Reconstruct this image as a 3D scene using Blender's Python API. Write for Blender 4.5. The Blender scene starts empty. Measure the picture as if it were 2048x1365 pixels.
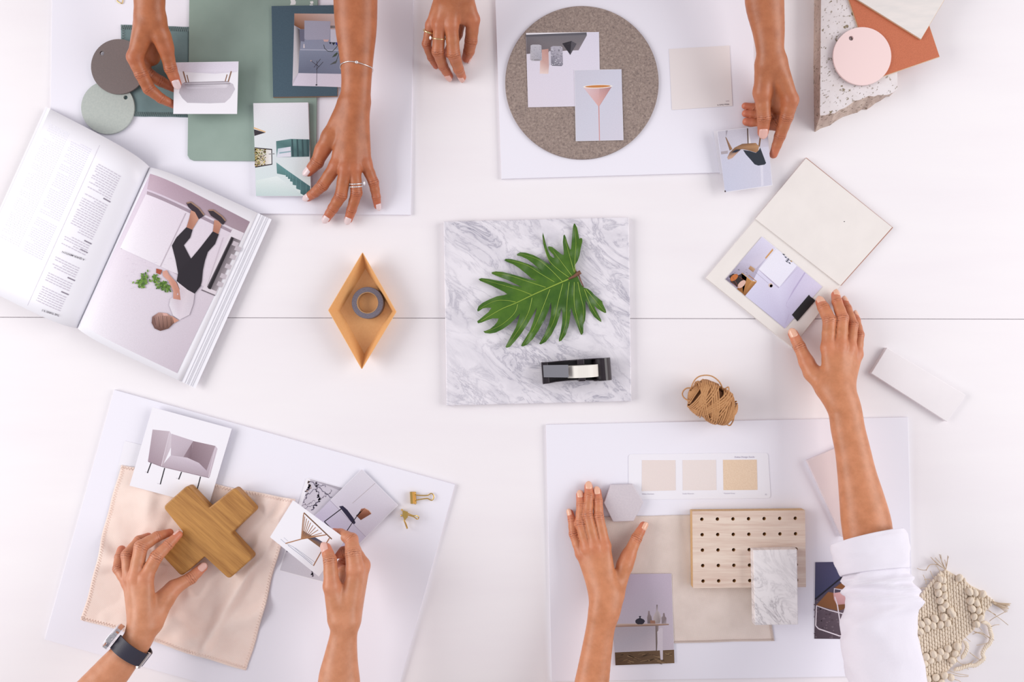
import bpy, bmesh, math, random
import numpy as np
from mathutils import Vector, Matrix, noise, geometry
from mathutils.bvhtree import BVHTree

# ------------------------------------------------------------------ camera, world, light
S = 0.00075            # metres per photo pixel on the table top (z = 0)
H = 1.30               # camera height above the table top
sc = bpy.context.scene
COL = sc.collection
cam_d = bpy.data.cameras.new('camera')
cam_d.sensor_width = 36.0
cam_d.lens = 36.0 * H / (2048 * S)
cam = bpy.data.objects.new('camera', cam_d)
cam.location = (0, 0, H)
COL.objects.link(cam)
sc.camera = cam

wd = bpy.data.worlds.new('world')
sc.world = wd
wd.use_nodes = True
bg = wd.node_tree.nodes['Background']
bg.inputs[0].default_value = (0.96, 0.94, 1.0, 1)
bg.inputs[1].default_value = 0.80

def area(name, loc, target, sx, sy, power, color):
    ld = bpy.data.lights.new(name, 'AREA')
    ld.shape = 'RECTANGLE'; ld.size = sx; ld.size_y = sy
    ld.energy = power; ld.color = color
    o = bpy.data.objects.new(name, ld)
    o.location = loc
    d = Vector(target) - Vector(loc)
    o.rotation_euler = d.to_track_quat('-Z', 'Y').to_euler()
    COL.objects.link(o)
area('window_light_left', (-3.0, 0.15, 1.75), (0, 0, 0.0), 2.6, 1.9, 118, (1.0, 0.975, 0.955))
area('window_light_right', (3.0, 0.25, 1.75), (0, 0, 0.0), 2.6, 1.9, 104, (1.0, 0.975, 0.955))

vs = sc.view_settings
vs.view_transform = 'Standard'; vs.look = 'None'; vs.gamma = 1.0
vs.use_curve_mapping = False
vs.exposure = -0.57

# ------------------------------------------------------------------ helpers
def lin(c):
    c = c / 255.0
    return c / 12.92 if c <= 0.04045 else ((c + 0.055) / 1.055) ** 2.4
GAIN = 0.93
def C(r, g, b):
    return (min(lin(r) * GAIN, .95), min(lin(g) * GAIN, .95), min(lin(b) * GAIN, .95), 1.0)

def W(px, py, z=0.0):
    k = S * (H - z) / H
    return Vector(((px - 1024) * k, (682.5 - py) * k, z))

WLOC = {}
def mk(name, verts, faces, mat=None, parent=None, smooth=False, label=None, cat=None,
       group=None, kind=None, colors=None, attrs=None, mats=None, midx=None):
    v = np.array([tuple(p) for p in verts], dtype=float) if not isinstance(verts, np.ndarray) else verts
    mn = v.min(0); mx = v.max(0)
    base = Vector(((mn[0] + mx[0]) / 2, (mn[1] + mx[1]) / 2, mn[2]))
    me = bpy.data.meshes.new(name)
    vv = v - np.array(base)
    me.from_pydata(vv.tolist(), [], faces if isinstance(faces, list) else faces.tolist())
    if mats:
        for m in mats: me.materials.append(m)
        me.polygons.foreach_set('material_index', midx)
    elif mat:
        me.materials.append(mat)
    if smooth:
        me.polygons.foreach_set('use_smooth', [True] * len(me.polygons))
    if colors is not None:
        at = me.color_attributes.new('ink', 'FLOAT_COLOR', 'POINT')
        at.data.foreach_set('color', np.array(colors, dtype=np.float32).ravel())
    if attrs:
        for k, a in attrs.items():
            at = me.attributes.new(k, 'FLOAT', 'POINT')
            at.data.foreach_set('value', np.asarray(a, dtype=np.float32))
    me.update()
    o = bpy.data.objects.new(name, me)
    COL.objects.link(o)
    return place(o, base, parent, label, cat, group, kind)

def place(o, base, parent, label=None, cat=None, group=None, kind=None):
    WLOC[o.name] = Vector(base)
    if parent:
        o.parent = parent
        o.location = Vector(base) - WLOC[parent.name]
    else:
        o.location = base
    if label: o['label'] = label
    if cat: o['category'] = cat
    if group: o['group'] = group
    if kind: o['kind'] = kind
    return o

def thing(name, label, cat, loc, group=None):
    o = bpy.data.objects.new(name, None)
    o.empty_display_size = 0.02
    COL.objects.link(o)
    return place(o, Vector(loc), None, label, cat, group)

def inside(p, poly):
    x, y = p; c = False; n = len(poly); j = n - 1
    for i in range(n):
        xi, yi = poly[i]; xj, yj = poly[j]
        if (yi > y) != (yj > y) and x < (xj - xi) * (y - yi) / (yj - yi) + xi:
            c = not c
        j = i
    return c

def area2(poly):
    return sum(poly[i][0] * poly[(i + 1) % len(poly)][1] - poly[(i + 1) % len(poly)][0] * poly[i][1] for i in range(len(poly)))

def offset(poly, d):                     # inset a CCW polygon by d
    n = len(poly); out = []
    for i in range(n):
        p0 = Vector(poly[i - 1]); p1 = Vector(poly[i]); p2 = Vector(poly[(i + 1) % n])
        a = (p1 - p0).normalized(); b = (p2 - p1).normalized()
        na = Vector((-a.y, a.x)); nb = Vector((-b.y, b.x))
        m = na + nb
        if m.length < 1e-6: m = na.copy()
        m.normalize()
        s = d / max(0.35, m.dot(na))
        out.append((p1.x + m.x * s, p1.y + m.y * s))
    return out

def tri(outline, holes=(), extra=()):
    vs_, es = [], []
    for loop in [outline] + list(holes):
        s = len(vs_)
        vs_ += [Vector(p) for p in loop]
        es += [(s + i, s + (i + 1) % len(loop)) for i in range(len(loop))]
    vs_ += [Vector(p) for p in extra]
    r = geometry.delaunay_2d_cdt(vs_, es, [], 1, 1e-7)
    V, F = r[0], r[2]
    out = []
    for f in F:
        c = sum((V[i] for i in f), Vector((0, 0))) / len(f)
        if inside(c, outline) and not any(inside(c, h) for h in holes):
            a = [(V[i].x, V[i].y) for i in f]
            out.append(list(f) if area2(a) > 0 else list(f)[::-1])
    return [tuple(p) for p in V], out

def plate_geo(xy, z0, z1, holes=(), bevel=0.0):
    """xy: outline in world metres. returns verts, faces of a solid plate"""
    if area2(xy) < 0: xy = xy[::-1]
    holes = [h if area2(h) > 0 else h[::-1] for h in holes]
    verts, faces = [], []
    top = offset(xy, bevel) if bevel else xy
    V, F = tri(top, holes)
    b = len(verts); verts += [(x, y, z1) for x, y in V]; faces += [[i + b for i in f] for f in F]
    n = len(xy)
    rings = [[(x, y, z1) for x, y in top]]
    if bevel:
        mid = offset(xy, bevel * .3)
        rings.append([(x, y, z1 - bevel * .3) for x, y in mid])
        rings.append([(x, y, z1 - bevel) for x, y in xy])
        rings.append([(x, y, z0 + bevel * .5) for x, y in xy])
        low = offset(xy, bevel * .5)
        rings.append([(x, y, z0) for x, y in low])
        bot = low
    else:
        rings.append([(x, y, z0) for x, y in xy]); bot = xy
    ids = []
    for r in rings:
        ids.append(list(range(len(verts), len(verts) + n))); verts += r
    for a, c in zip(ids[:-1], ids[1:]):
        for i in range(n):
            j = (i + 1) % n
            faces.append([a[i], c[i], c[j], a[j]])
    for h in holes:
        m = len(h); s = len(verts)
        verts += [(x, y, z1) for x, y in h] + [(x, y, z0) for x, y in h]
        for i in range(m):
            j = (i + 1) % m
            faces.append([s + i, s + j, s + m + j, s + m + i])
    V, F = tri(bot, holes)
    b = len(verts); verts += [(x, y, z0) for x, y in V]; faces += [[i + b for i in f[::-1]] for f in F]
    return verts, faces

def pxy(pts, z):
    return [tuple(W(x, y, z)[:2]) for x, y in pts]

def plate(name, pts, z0, z1, mat, holes=(), bevel=0.0, **kw):
    v, f = plate_geo(pxy(pts, z1), z0, z1, [pxy(h, z1) for h in holes], bevel)
    return mk(name, v, f, mat, **kw)

def circ(cx, cy, r, n=64, ry=None):
    ry = ry or r
    return [(cx + r * math.cos(2 * math.pi * i / n), cy + ry * math.sin(2 * math.pi * i / n)) for i in range(n)]

def rrect(c, r, n=5):
    """rounded quad through four corners (px)"""
    out = []
    for i in range(4):
        p = Vector(c[i]); a = (Vector(c[i - 1]) - p).normalized(); b = (Vector(c[(i + 1) % 4]) - p).normalized()
        for k in range(n + 1):
            t = k / n
            q = p + a * r * (1 - t) ** 2 + b * r * t ** 2
            out.append((q.x, q.y))
    return out

def tube_geo(pts, r, sides=6, closed=False, flat=1.0):
    pts = [Vector(p) for p in pts]
    n = len(pts); verts, faces = [], []
    up = None
    for i in range(n):
        a = pts[i - 1] if (i > 0 or closed) else pts[i]
        b = pts[(i + 1) % n] if (i < n - 1 or closed) else pts[i]
        t = (b - a)
        t = t.normalized() if t.length > 1e-9 else Vector((1, 0, 0))
        if up is None:
            up = Vector((0, 0, 1)) if abs(t.z) < .9 else Vector((1, 0, 0))
        up = (up - t * up.dot(t))
        up = up.normalized() if up.length > 1e-6 else t.orthogonal().normalized()
        sd = t.cross(up)
        rr = r[i] if isinstance(r, (list, tuple)) else r
        for k in range(sides):
            an = 2 * math.pi * k / sides
            verts.append(pts[i] + sd * math.cos(an) * rr + up * math.sin(an) * rr * flat)
    m = n if closed else n - 1
    for i in range(m):
        for k in range(sides):
            k2 = (k + 1) % sides; j = (i + 1) % n
            faces.append([i * sides + k, i * sides + k2, j * sides + k2, j * sides + k])
    if not closed:
        faces.append(list(range(sides))[::-1]); faces.append([(n - 1) * sides + k for k in range(sides)])
    return verts, faces

class Acc:
    def __init__(s): s.v = []; s.f = []
    def add(s, g):
        b = len(s.v); s.v += [tuple(p) for p in g[0]]; s.f += [[i + b for i in f] for f in g[1]]
        return s
    def build(s, name, mat, **kw): return mk(name, s.v, s.f, mat, **kw)

def box_geo(c, ax, ay, az):
    """box from centre and three half-extent vectors"""
    c = Vector(c); ax = Vector(ax); ay = Vector(ay); az = Vector(az)
    v = [c + ax * x + ay * y + az * z for z in (-1, 1) for y in (-1, 1) for x in (-1, 1)]
    f = [[0, 2, 3, 1], [4, 5, 7, 6], [0, 1, 5, 4], [2, 6, 7, 3], [0, 4, 6, 2], [1, 3, 7, 5]]
    return v, f

def smooth_pts(p, n=6, closed=False):
    p = [Vector(q) for q in p]; out = []
    N = len(p); rng = range(N if closed else N - 1)
    for i in rng:
        p0 = p[i - 1] if (i > 0 or closed) else p[i]
        p1 = p[i]; p2 = p[(i + 1) % N]
        p3 = p[(i + 2) % N] if (i + 2 < N or closed) else p2
        for k in range(n):
            t = k / n
            out.append(0.5 * ((2 * p1) + (p2 - p0) * t + (2 * p0 - 5 * p1 + 4 * p2 - p3) * t * t + (3 * p1 - p0 - 3 * p2 + p3) * t ** 3))
    if not closed: out.append(p[-1])
    return out

# ------------------------------------------------------------------ materials
def nodes(name):
    m = bpy.data.materials.new(name); m.use_nodes = True
    nt = m.node_tree
    b = nt.nodes['Principled BSDF']
    return m, nt, b
def nd(nt, typ, **kw):
    n = nt.nodes.new(typ)
    for k, v in kw.items():
        if k.startswith('i_'):
            n.inputs[k[2:].replace('_', ' ')].default_value = v
        else:
            setattr(n, k, v)
    return n
def texco(nt, scale=(1, 1, 1), rot=(0, 0, 0)):
    t = nd(nt, 'ShaderNodeTexCoord'); mr = nd(nt, 'ShaderNodeMapping'); mp = nd(nt, 'ShaderNodeMapping')
    mr.inputs['Rotation'].default_value = rot; mp.inputs['Scale'].default_value = scale
    nt.links.new(t.outputs['Object'], mr.inputs['Vector']); nt.links.new(mr.outputs['Vector'], mp.inputs['Vector'])
    return mp.outputs['Vector']
def ramp(nt, fac, stops):
    r = nd(nt, 'ShaderNodeValToRGB')
    e = r.color_ramp.elements
    while len(e) < len(stops): e.new(0.5)
    for el, (p, c) in zip(e, stops):
        el.position = p; el.color = c
    nt.links.new(fac, r.inputs['Fac'])
    return r.outputs['Color']
def noise_tex(nt, vec, scale, detail=4, rough=.55, dist=0.0):
    n = nd(nt, 'ShaderNodeTexNoise')
    n.inputs['Scale'].default_value = scale; n.inputs['Detail'].default_value = detail
    n.inputs['Roughness'].default_value = rough; n.inputs['Distortion'].default_value = dist
    nt.links.new(vec, n.inputs['Vector'])
    return n.outputs['Fac']
def bump(nt, b, h, strength, dist=0.001):
    bn = nd(nt, 'ShaderNodeBump')
    bn.inputs['Strength'].default_value = strength; bn.inputs['Distance'].default_value = dist
    nt.links.new(h, bn.inputs['Height']); nt.links.new(bn.outputs['Normal'], b.inputs['Normal'])
    return bn
def M(name, col, rough=.5, metal=0.0, spec=.5, col2=None, nscale=200, stretch=(1, 1, 1), lo=.35, hi=.65, bmp=0, bscale=None, coat=0, rot=0):
    m, nt, b = nodes(name)
    b.inputs['Base Color'].default_value = col
    b.inputs['Roughness'].default_value = rough; b.inputs['Metallic'].default_value = metal
    b.inputs['Specular IOR Level'].default_value = spec
    b.inputs['Coat Weight'].default_value = coat
    if col2 or bmp:
        v = texco(nt, stretch, (0, 0, rot))
        f = noise_tex(nt, v, nscale)
        if col2: nt.links.new(ramp(nt, f, [(lo, col), (hi, col2)]), b.inputs['Base Color'])
        if bmp:
            h = noise_tex(nt, v, bscale) if bscale else f
            bump(nt, b, h, bmp)
    return m

m_table = M('white_painted_wood', C(243, 238, 242), .42, col2=C(246, 242, 245), nscale=5, stretch=(.5, 3, 1), bmp=.03, bscale=60)
m_board = M('white_foam_board', C(241, 239, 249), .55, bmp=.02, nscale=600)
m_paper = M('white_paper', C(243, 241, 248), .5, spec=.3)
m_cream = M('cream_paper', C(236, 230, 226), .6, spec=.25, col2=C(240, 234, 230), nscale=25)
m_page = M('magazine_paper', C(246, 245, 252), .38, spec=.45)
m_taupe = M('taupe_card', C(124, 110, 108), .6, col2=C(116, 104, 102), nscale=900, bmp=.15)
m_sage = M('pale_sage_card', C(186, 193, 187), .6, col2=C(178, 186, 181), nscale=300, bmp=.05)
m_pinkdisc = M('blush_card', C(247, 220, 218), .55)
m_green = M('sage_green_paint', C(150, 170, 160), .5, col2=C(140, 160, 150), nscale=12, bmp=.05, bscale=400)
m_chip = M('bare_chip', C(238, 238, 238), .7)
m_edge = M('fibreboard_edge', C(165, 125, 100), .7)
m_teal = M('dark_teal_paint', C(62, 86, 102), .5, col2=C(68, 92, 107), nscale=500, bmp=.06)
m_terra = M('terracotta_paint', C(206, 116, 80), .6, col2=C(190, 104, 70), nscale=900, bmp=.12)
m_creamtile = M('cream_tile', C(236, 229, 225), .5, col2=C(228, 223, 220), nscale=30, stretch=(1, 4, 1), bmp=.05, bscale=300)
m_blond = M('blond_edge', C(226, 196, 160), .6)
m_copper = M('copper_card', C(240, 184, 124), .42, spec=.5, col2=C(244, 190, 130), nscale=300, bmp=.03)
m_washi = M('grey_washi_tape', C(104, 97, 110), .7, col2=C(122, 116, 128), nscale=900)
m_kraft = M('kraft_core', C(196, 158, 118), .75, col2=C(180, 140, 100), nscale=600)
m_black = M('black_plastic', C(40, 30, 38), .28, spec=.5)
m_blacktape = M('black_tape', C(22, 18, 22), .6)
m_tapewhite = M('tape_roll_white', C(240, 236, 228), .4)
m_tapeclear = M('clear_tape', C(70, 70, 88), .3)
m_steel = M('polished_steel', C(225, 222, 226), .12, metal=1)
m_silver = M('silver', C(240, 236, 236), .22, metal=.85)
m_gold = M('gold_metal', C(228, 190, 108), .22, metal=1)
m_palegold = M('pale_gold', C(236, 212, 160), .2, metal=1)
m_glass = M('watch_glass', C(240, 242, 248), .08, spec=.8)
m_crystal = M('clear_crystal', C(240, 240, 246), .05, spec=1.0)
m_leather = M('navy_leather', C(46, 44, 60), .45, bmp=.2, nscale=900)
m_whitetile = M('white_ceramic', C(247, 242, 245), .3, col2=C(242, 237, 240), nscale=12)
m_pinktile = M('blush_ceramic', C(232, 220, 222), .35, col2=C(228, 214, 218), nscale=14)
m_hex = M('lilac_grey_ceramic', C(214, 205, 211), .42, col2=C(208, 199, 206), nscale=400, bmp=.04)
m_twine = M('kraft_twine', C(208, 156, 106), .75, col2=C(190, 138, 90), nscale=700, bmp=.4)
m_twinecore = M('shade_twine_core', C(132, 86, 52), .9)  # twine colour darkened so the gaps between strands look shaded
m_yarn = M('cream_wool', C(247, 233, 215), .9, spec=.1, col2=C(236, 220, 199), nscale=500, bmp=.25)
m_stitchpink = M('peach_thread', C(255, 238, 228), .85)
m_stitchteal = M('teal_thread', C(176, 192, 192), .85)
m_fringe = M('linen_thread', C(212, 190, 164), .85)
m_leaf = M('leaf_green', C(78, 116, 30), .40, spec=.4, col2=C(54, 94, 21), nscale=40, bmp=.12, bscale=220)
m_vein = M('leaf_vein', C(146, 174, 66), .5)
m_stem = M('leaf_stalk', C(122, 82, 62), .6)
m_floor = M('floor_boards', C(196, 186, 176), .6, col2=C(180, 168, 156), nscale=6, stretch=(1, 9, 1))
m_wall = M('white_wall_paint', C(238, 236, 236), .8, col2=C(242, 240, 240), nscale=4)
m_linen = M('white_linen', C(240, 236, 246), .85, spec=.15, bmp=.2, nscale=900)

def ink_mat():
    m, nt, b = nodes('printed_ink')
    a = nd(nt, 'ShaderNodeAttribute', attribute_name='ink')
    v = texco(nt)
    f = noise_tex(nt, v, 700, 2)
    mx = nd(nt, 'ShaderNodeMix', data_type='RGBA', blend_type='MULTIPLY')
    mx.inputs['Factor'].default_value = 1
    nt.links.new(a.outputs['Color'], mx.inputs['A'])
    nt.links.new(ramp(nt, f, [(.3, (.94, .94, .94, 1)), (.7, (1, 1, 1, 1))]), mx.inputs['B'])
    nt.links.new(mx.outputs['Result'], b.inputs['Base Color'])
    b.inputs['Roughness'].default_value = .42
    b.inputs['Specular IOR Level'].default_value = .35
    return m
m_ink = ink_mat()

def marble_mat(name, base, vein, scale, rot, amount=.5, soft=.5):
    m, nt, b = nodes(name)
    v = texco(nt, (1, 2.3, 1), (0, 0, rot))
    cloud = noise_tex(nt, v, scale * .55, 6, .62, .6)
    # thin veins: |noise - .5|
    n1 = noise_tex(nt, v, scale * .5, 7, .66, 1.2)
    s = nd(nt, 'ShaderNodeMath', operation='SUBTRACT'); s.inputs[1].default_value = .5
    nt.links.new(n1, s.inputs[0])
    ab = nd(nt, 'ShaderNodeMath', operation='ABSOLUTE'); nt.links.new(s.outputs[0], ab.inputs[0])
    c1 = ramp(nt, ab.outputs[0], [(0.0, (1, 1, 1, 1)), (.02, (.35, .35, .35, 1)), (.06, (0, 0, 0, 1))])
    c2 = ramp(nt, cloud, [(.42, (0, 0, 0, 1)), (.75, (soft, soft, soft, 1))])
    pat = noise_tex(nt, v, scale * .2, 3)
    pm = ramp(nt, pat, [(.35, (.15, .15, .15, 1)), (.65, (1, 1, 1, 1))])
    mu = nd(nt, 'ShaderNodeMix', data_type='RGBA', blend_type='MULTIPLY'); mu.inputs['Factor'].default_value = 1
    nt.links.new(c1, mu.inputs['A']); nt.links.new(pm, mu.inputs['B'])
    ad = nd(nt, 'ShaderNodeMix', data_type='RGBA', blend_type='ADD'); ad.inputs['Factor'].default_value = 1
    nt.links.new(mu.outputs['Result'], ad.inputs['A']); nt.links.new(c2, ad.inputs['B'])
    k = nd(nt, 'ShaderNodeMath', operation='MULTIPLY', use_clamp=True); k.inputs[1].default_value = amount
    nt.links.new(ad.outputs['Result'], k.inputs[0])
    mx = nd(nt, 'ShaderNodeMix', data_type='RGBA')
    mx.inputs['A'].default_value = base; mx.inputs['B'].default_value = vein
    nt.links.new(k.outputs[0], mx.inputs['Factor'])
    nt.links.new(mx.outputs['Result'], b.inputs['Base Color'])
    b.inputs['Roughness'].default_value = .3
    return m
m_marble = marble_mat('carrara_marble', C(238, 234, 241), C(126, 124, 146), 24, math.radians(40), .62, .50)
m_marble2 = marble_mat('white_marble', C(245, 240, 241), C(140, 132, 140), 26, math.radians(52), .62, .16)
m_marbleprint = marble_mat('printed_marble', C(218, 212, 222), C(80, 72, 92), 46, math.radians(50), .9, .3)

def felt_mat():
    m, nt, b = nodes('grey_wool_felt')
    v = texco(nt)
    f = noise_tex(nt, v, 330, 6, .8)
    nt.links.new(ramp(nt, f, [(.3, C(104, 92, 92)), (.46, C(152, 136, 129)), (.6, C(172, 155, 146)), (.72, C(212, 196, 184))]), b.inputs['Base Color'])
    b.inputs['Roughness'].default_value = .95; b.inputs['Specular IOR Level'].default_value = .1
    bump(nt, b, f, .7, .0012)
    return m
m_felt = felt_mat()

def trav_mat(name, c1, c2, pit):
    m, nt, b = nodes(name)
    v = texco(nt, (1, 1, 1), (0, 0, .5))
    f = noise_tex(nt, v, 40, 5)
    base = ramp(nt, f, [(.35, c1), (.7, c2)])
    vv = texco(nt, (1.0, .55, 1), (0, 0, .9))
    p1 = noise_tex(nt, vv, 130, 3, .6, .5)
    p2 = noise_tex(nt, vv, 330, 2, .5)
    r1 = ramp(nt, p1, [(.635, (0, 0, 0, 1)), (.665, (1, 1, 1, 1))])
    r2 = ramp(nt, p2, [(.63, (0, 0, 0, 1)), (.67, (.7, .7, .7, 1))])
    ad = nd(nt, 'ShaderNodeMix', data_type='RGBA', blend_type='ADD'); ad.inputs['Factor'].default_value = 1
    ad.clamp_result = True
    nt.links.new(r1, ad.inputs['A']); nt.links.new(r2, ad.inputs['B'])
    mx = nd(nt, 'ShaderNodeMix', data_type='RGBA')
    nt.links.new(ad.outputs['Result'], mx.inputs['Factor']); nt.links.new(base, mx.inputs['A'])
    mx.inputs['B'].default_value = pit
    nt.links.new(mx.outputs['Result'], b.inputs['Base Color'])
    iv = nd(nt, 'ShaderNodeInvert'); nt.links.new(ad.outputs['Result'], iv.inputs['Color'])
    bump(nt, b, iv.outputs[0], .6, .002)
    b.inputs['Roughness'].default_value = .7
    return m
m_trav = trav_mat('travertine', C(236, 229, 231), C(226, 217, 217), C(140, 124, 94))
m_travside = trav_mat('travertine_side', C(206, 186, 174), C(188, 164, 152), C(126, 106, 86))  # darker and browner than the top face, used on the side faces

def wood_mat(name, c1, c2, along, rot, scale=60, contrast=(.35, .68), bm=.1):
    m, nt, b = nodes(name)
    v = texco(nt, (along, 1, 1), (0, 0, rot))
    f = noise_tex(nt, v, scale, 5, .6, .3)
    g = noise_tex(nt, v, scale * 6, 3, .5)
    md = nd(nt, 'ShaderNodeMath', operation='MULTIPLY_ADD'); md.inputs[1].default_value = .3; 
    nt.links.new(g, md.inputs[0]); nt.links.new(f, md.inputs[2])
    nt.links.new(ramp(nt, md.outputs[0], [(contrast[0] + .15, c1), (contrast[1] + .15, c2)]), b.inputs['Base Color'])
    b.inputs['Roughness'].default_value = .5
    bump(nt, b, g, bm, .0006)
    return m
m_peg = wood_mat('pale_ash', C(236, 218, 203), C(212, 182, 166), .05, 0, 130, (.38, .72))
m_pegedge = M('ash_edge', C(218, 180, 130), .6, col2=C(206, 166, 116), nscale=300)
m_oak = wood_mat('oiled_oak', C(196, 142, 74), C(150, 98, 42), .06, math.radians(42), 130, (.36, .72), .2)

def cloth_mat(name, c1, c2, scale, rot=0.0, bm=.5, rough=.9):
    m, nt, b = nodes(name)
    v = texco(nt, (1, 1, 1), (0, 0, rot))
    w1 = nd(nt, 'ShaderNodeTexWave', wave_type='BANDS', bands_direction='X'); w1.inputs['Scale'].default_value = scale
    w2 = nd(nt, 'ShaderNodeTexWave', wave_type='BANDS', bands_direction='Y'); w2.inputs['Scale'].default_value = scale
    for w in (w1, w2):
        nt.links.new(v, w.inputs['Vector']); w.inputs['Distortion'].default_value = .8; w.inputs['Detail Scale'].default_value = 2
    mu = nd(nt, 'ShaderNodeMath', operation='MULTIPLY')
    nt.links.new(w1.outputs['Fac'], mu.inputs[0]); nt.links.new(w2.outputs['Fac'], mu.inputs[1])
    f = noise_tex(nt, v, 25, 4)
    md = nd(nt, 'ShaderNodeMath', operation='MULTIPLY_ADD'); md.inputs[1].default_value = .6
    nt.links.new(mu.outputs[0], md.inputs[0]); nt.links.new(f, md.inputs[2])
    nt.links.new(ramp(nt, md.outputs[0], [(.3, c2), (.9, c1)]), b.inputs['Base Color'])
    b.inputs['Roughness'].default_value = rough; b.inputs['Specular IOR Level'].default_value = .15
    b.inputs['Sheen Weight'].default_value = .15
    bump(nt, b, mu.outputs[0], bm, .0005)
    return m
m_tealcloth = cloth_mat('teal_velvet', C(128, 150, 152), C(106, 128, 130), 420, bm=.25)
m_pinkcloth = cloth_mat('peach_gauze', C(254, 236, 226), C(247, 222, 211), 330, -.28, bm=.3)
m_beigecloth = cloth_mat('beige_twill', C(245, 230, 222), C(224, 208, 199), 230, .7, bm=.6)

def skin_mat(name, base, red, dark):
    m, nt, b = nodes(name)
    v = texco(nt)
    f = noise_tex(nt, v, 60, 5, .6)
    fine = noise_tex(nt, v, 900, 3, .6)
    c = ramp(nt, f, [(.3, dark), (.65, base)])
    at = nd(nt, 'ShaderNodeAttribute', attribute_name='tint')
    mx = nd(nt, 'ShaderNodeMix', data_type='RGBA'); mx.inputs['B'].default_value = red
    nt.links.new(at.outputs['Fac'], mx.inputs['Factor']); nt.links.new(c, mx.inputs['A'])
    # knuckle creases: thin lines across the joint, from the axial coordinate 'cu' with weight 'cw'
    cu = nd(nt, 'ShaderNodeAttribute', attribute_name='cu'); cw = nd(nt, 'ShaderNodeAttribute', attribute_name='cw')
    wob = noise_tex(nt, v, 260, 2)
    a1 = nd(nt, 'ShaderNodeMath', operation='MULTIPLY_ADD'); a1.inputs[1].default_value = 1.6
    nt.links.new(wob, a1.inputs[0]); nt.links.new(cu.outputs['Fac'], a1.inputs[2])
    fr = nd(nt, 'ShaderNodeMath', operation='PINGPONG'); fr.inputs[1].default_value = .5
    nt.links.new(a1.outputs[0], fr.inputs[0])
    ln = ramp(nt, fr.outputs[0], [(0.0, (1, 1, 1, 1)), (.26, (0, 0, 0, 1))])
    k = nd(nt, 'ShaderNodeMath', operation='MULTIPLY'); nt.links.new(ln, k.inputs[0]); nt.links.new(cw.outputs['Fac'], k.inputs[1])
    mx2 = nd(nt, 'ShaderNodeMix', data_type='RGBA', blend_type='MULTIPLY')
    k2 = nd(nt, 'ShaderNodeMath', operation='MULTIPLY'); k2.inputs[1].default_value = 1.0
    nt.links.new(k.outputs[0], k2.inputs[0]); nt.links.new(k2.outputs[0], mx2.inputs['Factor'])
    nt.links.new(mx.outputs['Result'], mx2.inputs['A']); mx2.inputs['B'].default_value = (.40, .27, .22, 1)
    nt.links.new(mx2.outputs['Result'], b.inputs['Base Color'])
    hs = nd(nt, 'ShaderNodeMath', operation='SUBTRACT')
    nt.links.new(fine, hs.inputs[0]); nt.links.new(k.outputs[0], hs.inputs[1])
    bump(nt, b, hs.outputs[0], .25, .0008)
    b.inputs['Roughness'].default_value = .40
    b.inputs['Specular IOR Level'].default_value = .5
    b.inputs['Subsurface Weight'].default_value = .12
    b.inputs['Subsurface Radius'].default_value = (1.0, .4, .25)
    b.inputs['Subsurface Scale'].default_value = .004
    return m
skin_A = skin_mat('tanned_skin', C(188, 114, 74), C(200, 106, 80), C(168, 97, 58))
skin_B = skin_mat('tanned_olive_skin', C(190, 119, 80), C(208, 118, 92), C(172, 102, 65))
skin_C = skin_mat('light_tan_skin', C(212, 146, 110), C(218, 126, 100), C(196, 130, 92))
skin_D = skin_mat('warm_brown_skin', C(214, 143, 103), C(214, 115, 90), C(194, 125, 84))
nail_white = M('pale_nail_polish', C(230, 207, 208), .2, spec=.6)
nail_nat = M('natural_nail', C(232, 184, 172), .25, spec=.5)
nail_peach = M('peach_nail_polish', C(240, 186, 158), .15, spec=.6)

# ------------------------------------------------------------------ the setting and the table
mk('floor', [(-4, -4, -.74), (4, -4, -.74), (4, 4, -.74), (-4, 4, -.74)], [[0, 1, 2, 3]], m_floor, kind='structure')
v, f = box_geo((0, 4.05, .66), (4, 0, 0), (0, .05, 0), (0, 0, 1.4))
mk('wall_back', v, f, m_wall, kind='structure')
table = thing('work_table', 'long white painted wooden work table under all the boards and samples', 'table', (0, 0, -.74))
def plank(ya, yb):
    # seam drops 4 px from the left edge of the photo to the right
    X = 1.25
    def sy(x, side): return (682.5 - (637 + 2 * x / .768)) * S
    if ya is None: pts = [(-X, sy(-X, 0) + .00045), (X, sy(X, 0) + .00045), (X, yb), (-X, yb)]
    else: pts = [(-X, ya), (X, ya), (X, sy(X, 0) - .00045), (-X, sy(-X, 0) - .00045)]
    v, f = plate_geo(pts, -.04, 0.0, bevel=.0006)
    mk('table_board', v, f, m_table, parent=table)
plank(None, .66); plank(-.60, None)
g = box_geo((0, .0341, -.014), (1.24, 0, 0), (0, .008, 0), (0, 0, .0105))
mk('tongue_strip', g[0], g[1], m_table, parent=table)
for sx in (-1, 1):
    for sy in (-1, 1):
        g = box_geo((sx * 1.15, .03 + sy * .56, -.39), (.03, 0, 0), (0, .03, 0), (0, 0, .35))
        mk('leg', g[0], g[1], m_table, parent=table)
g = box_geo((0, .03, -.075), (1.1, 0, 0), (0, .5, 0), (0, 0, .035))
mk('apron', g[0], g[1], m_table, parent=table)

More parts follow.
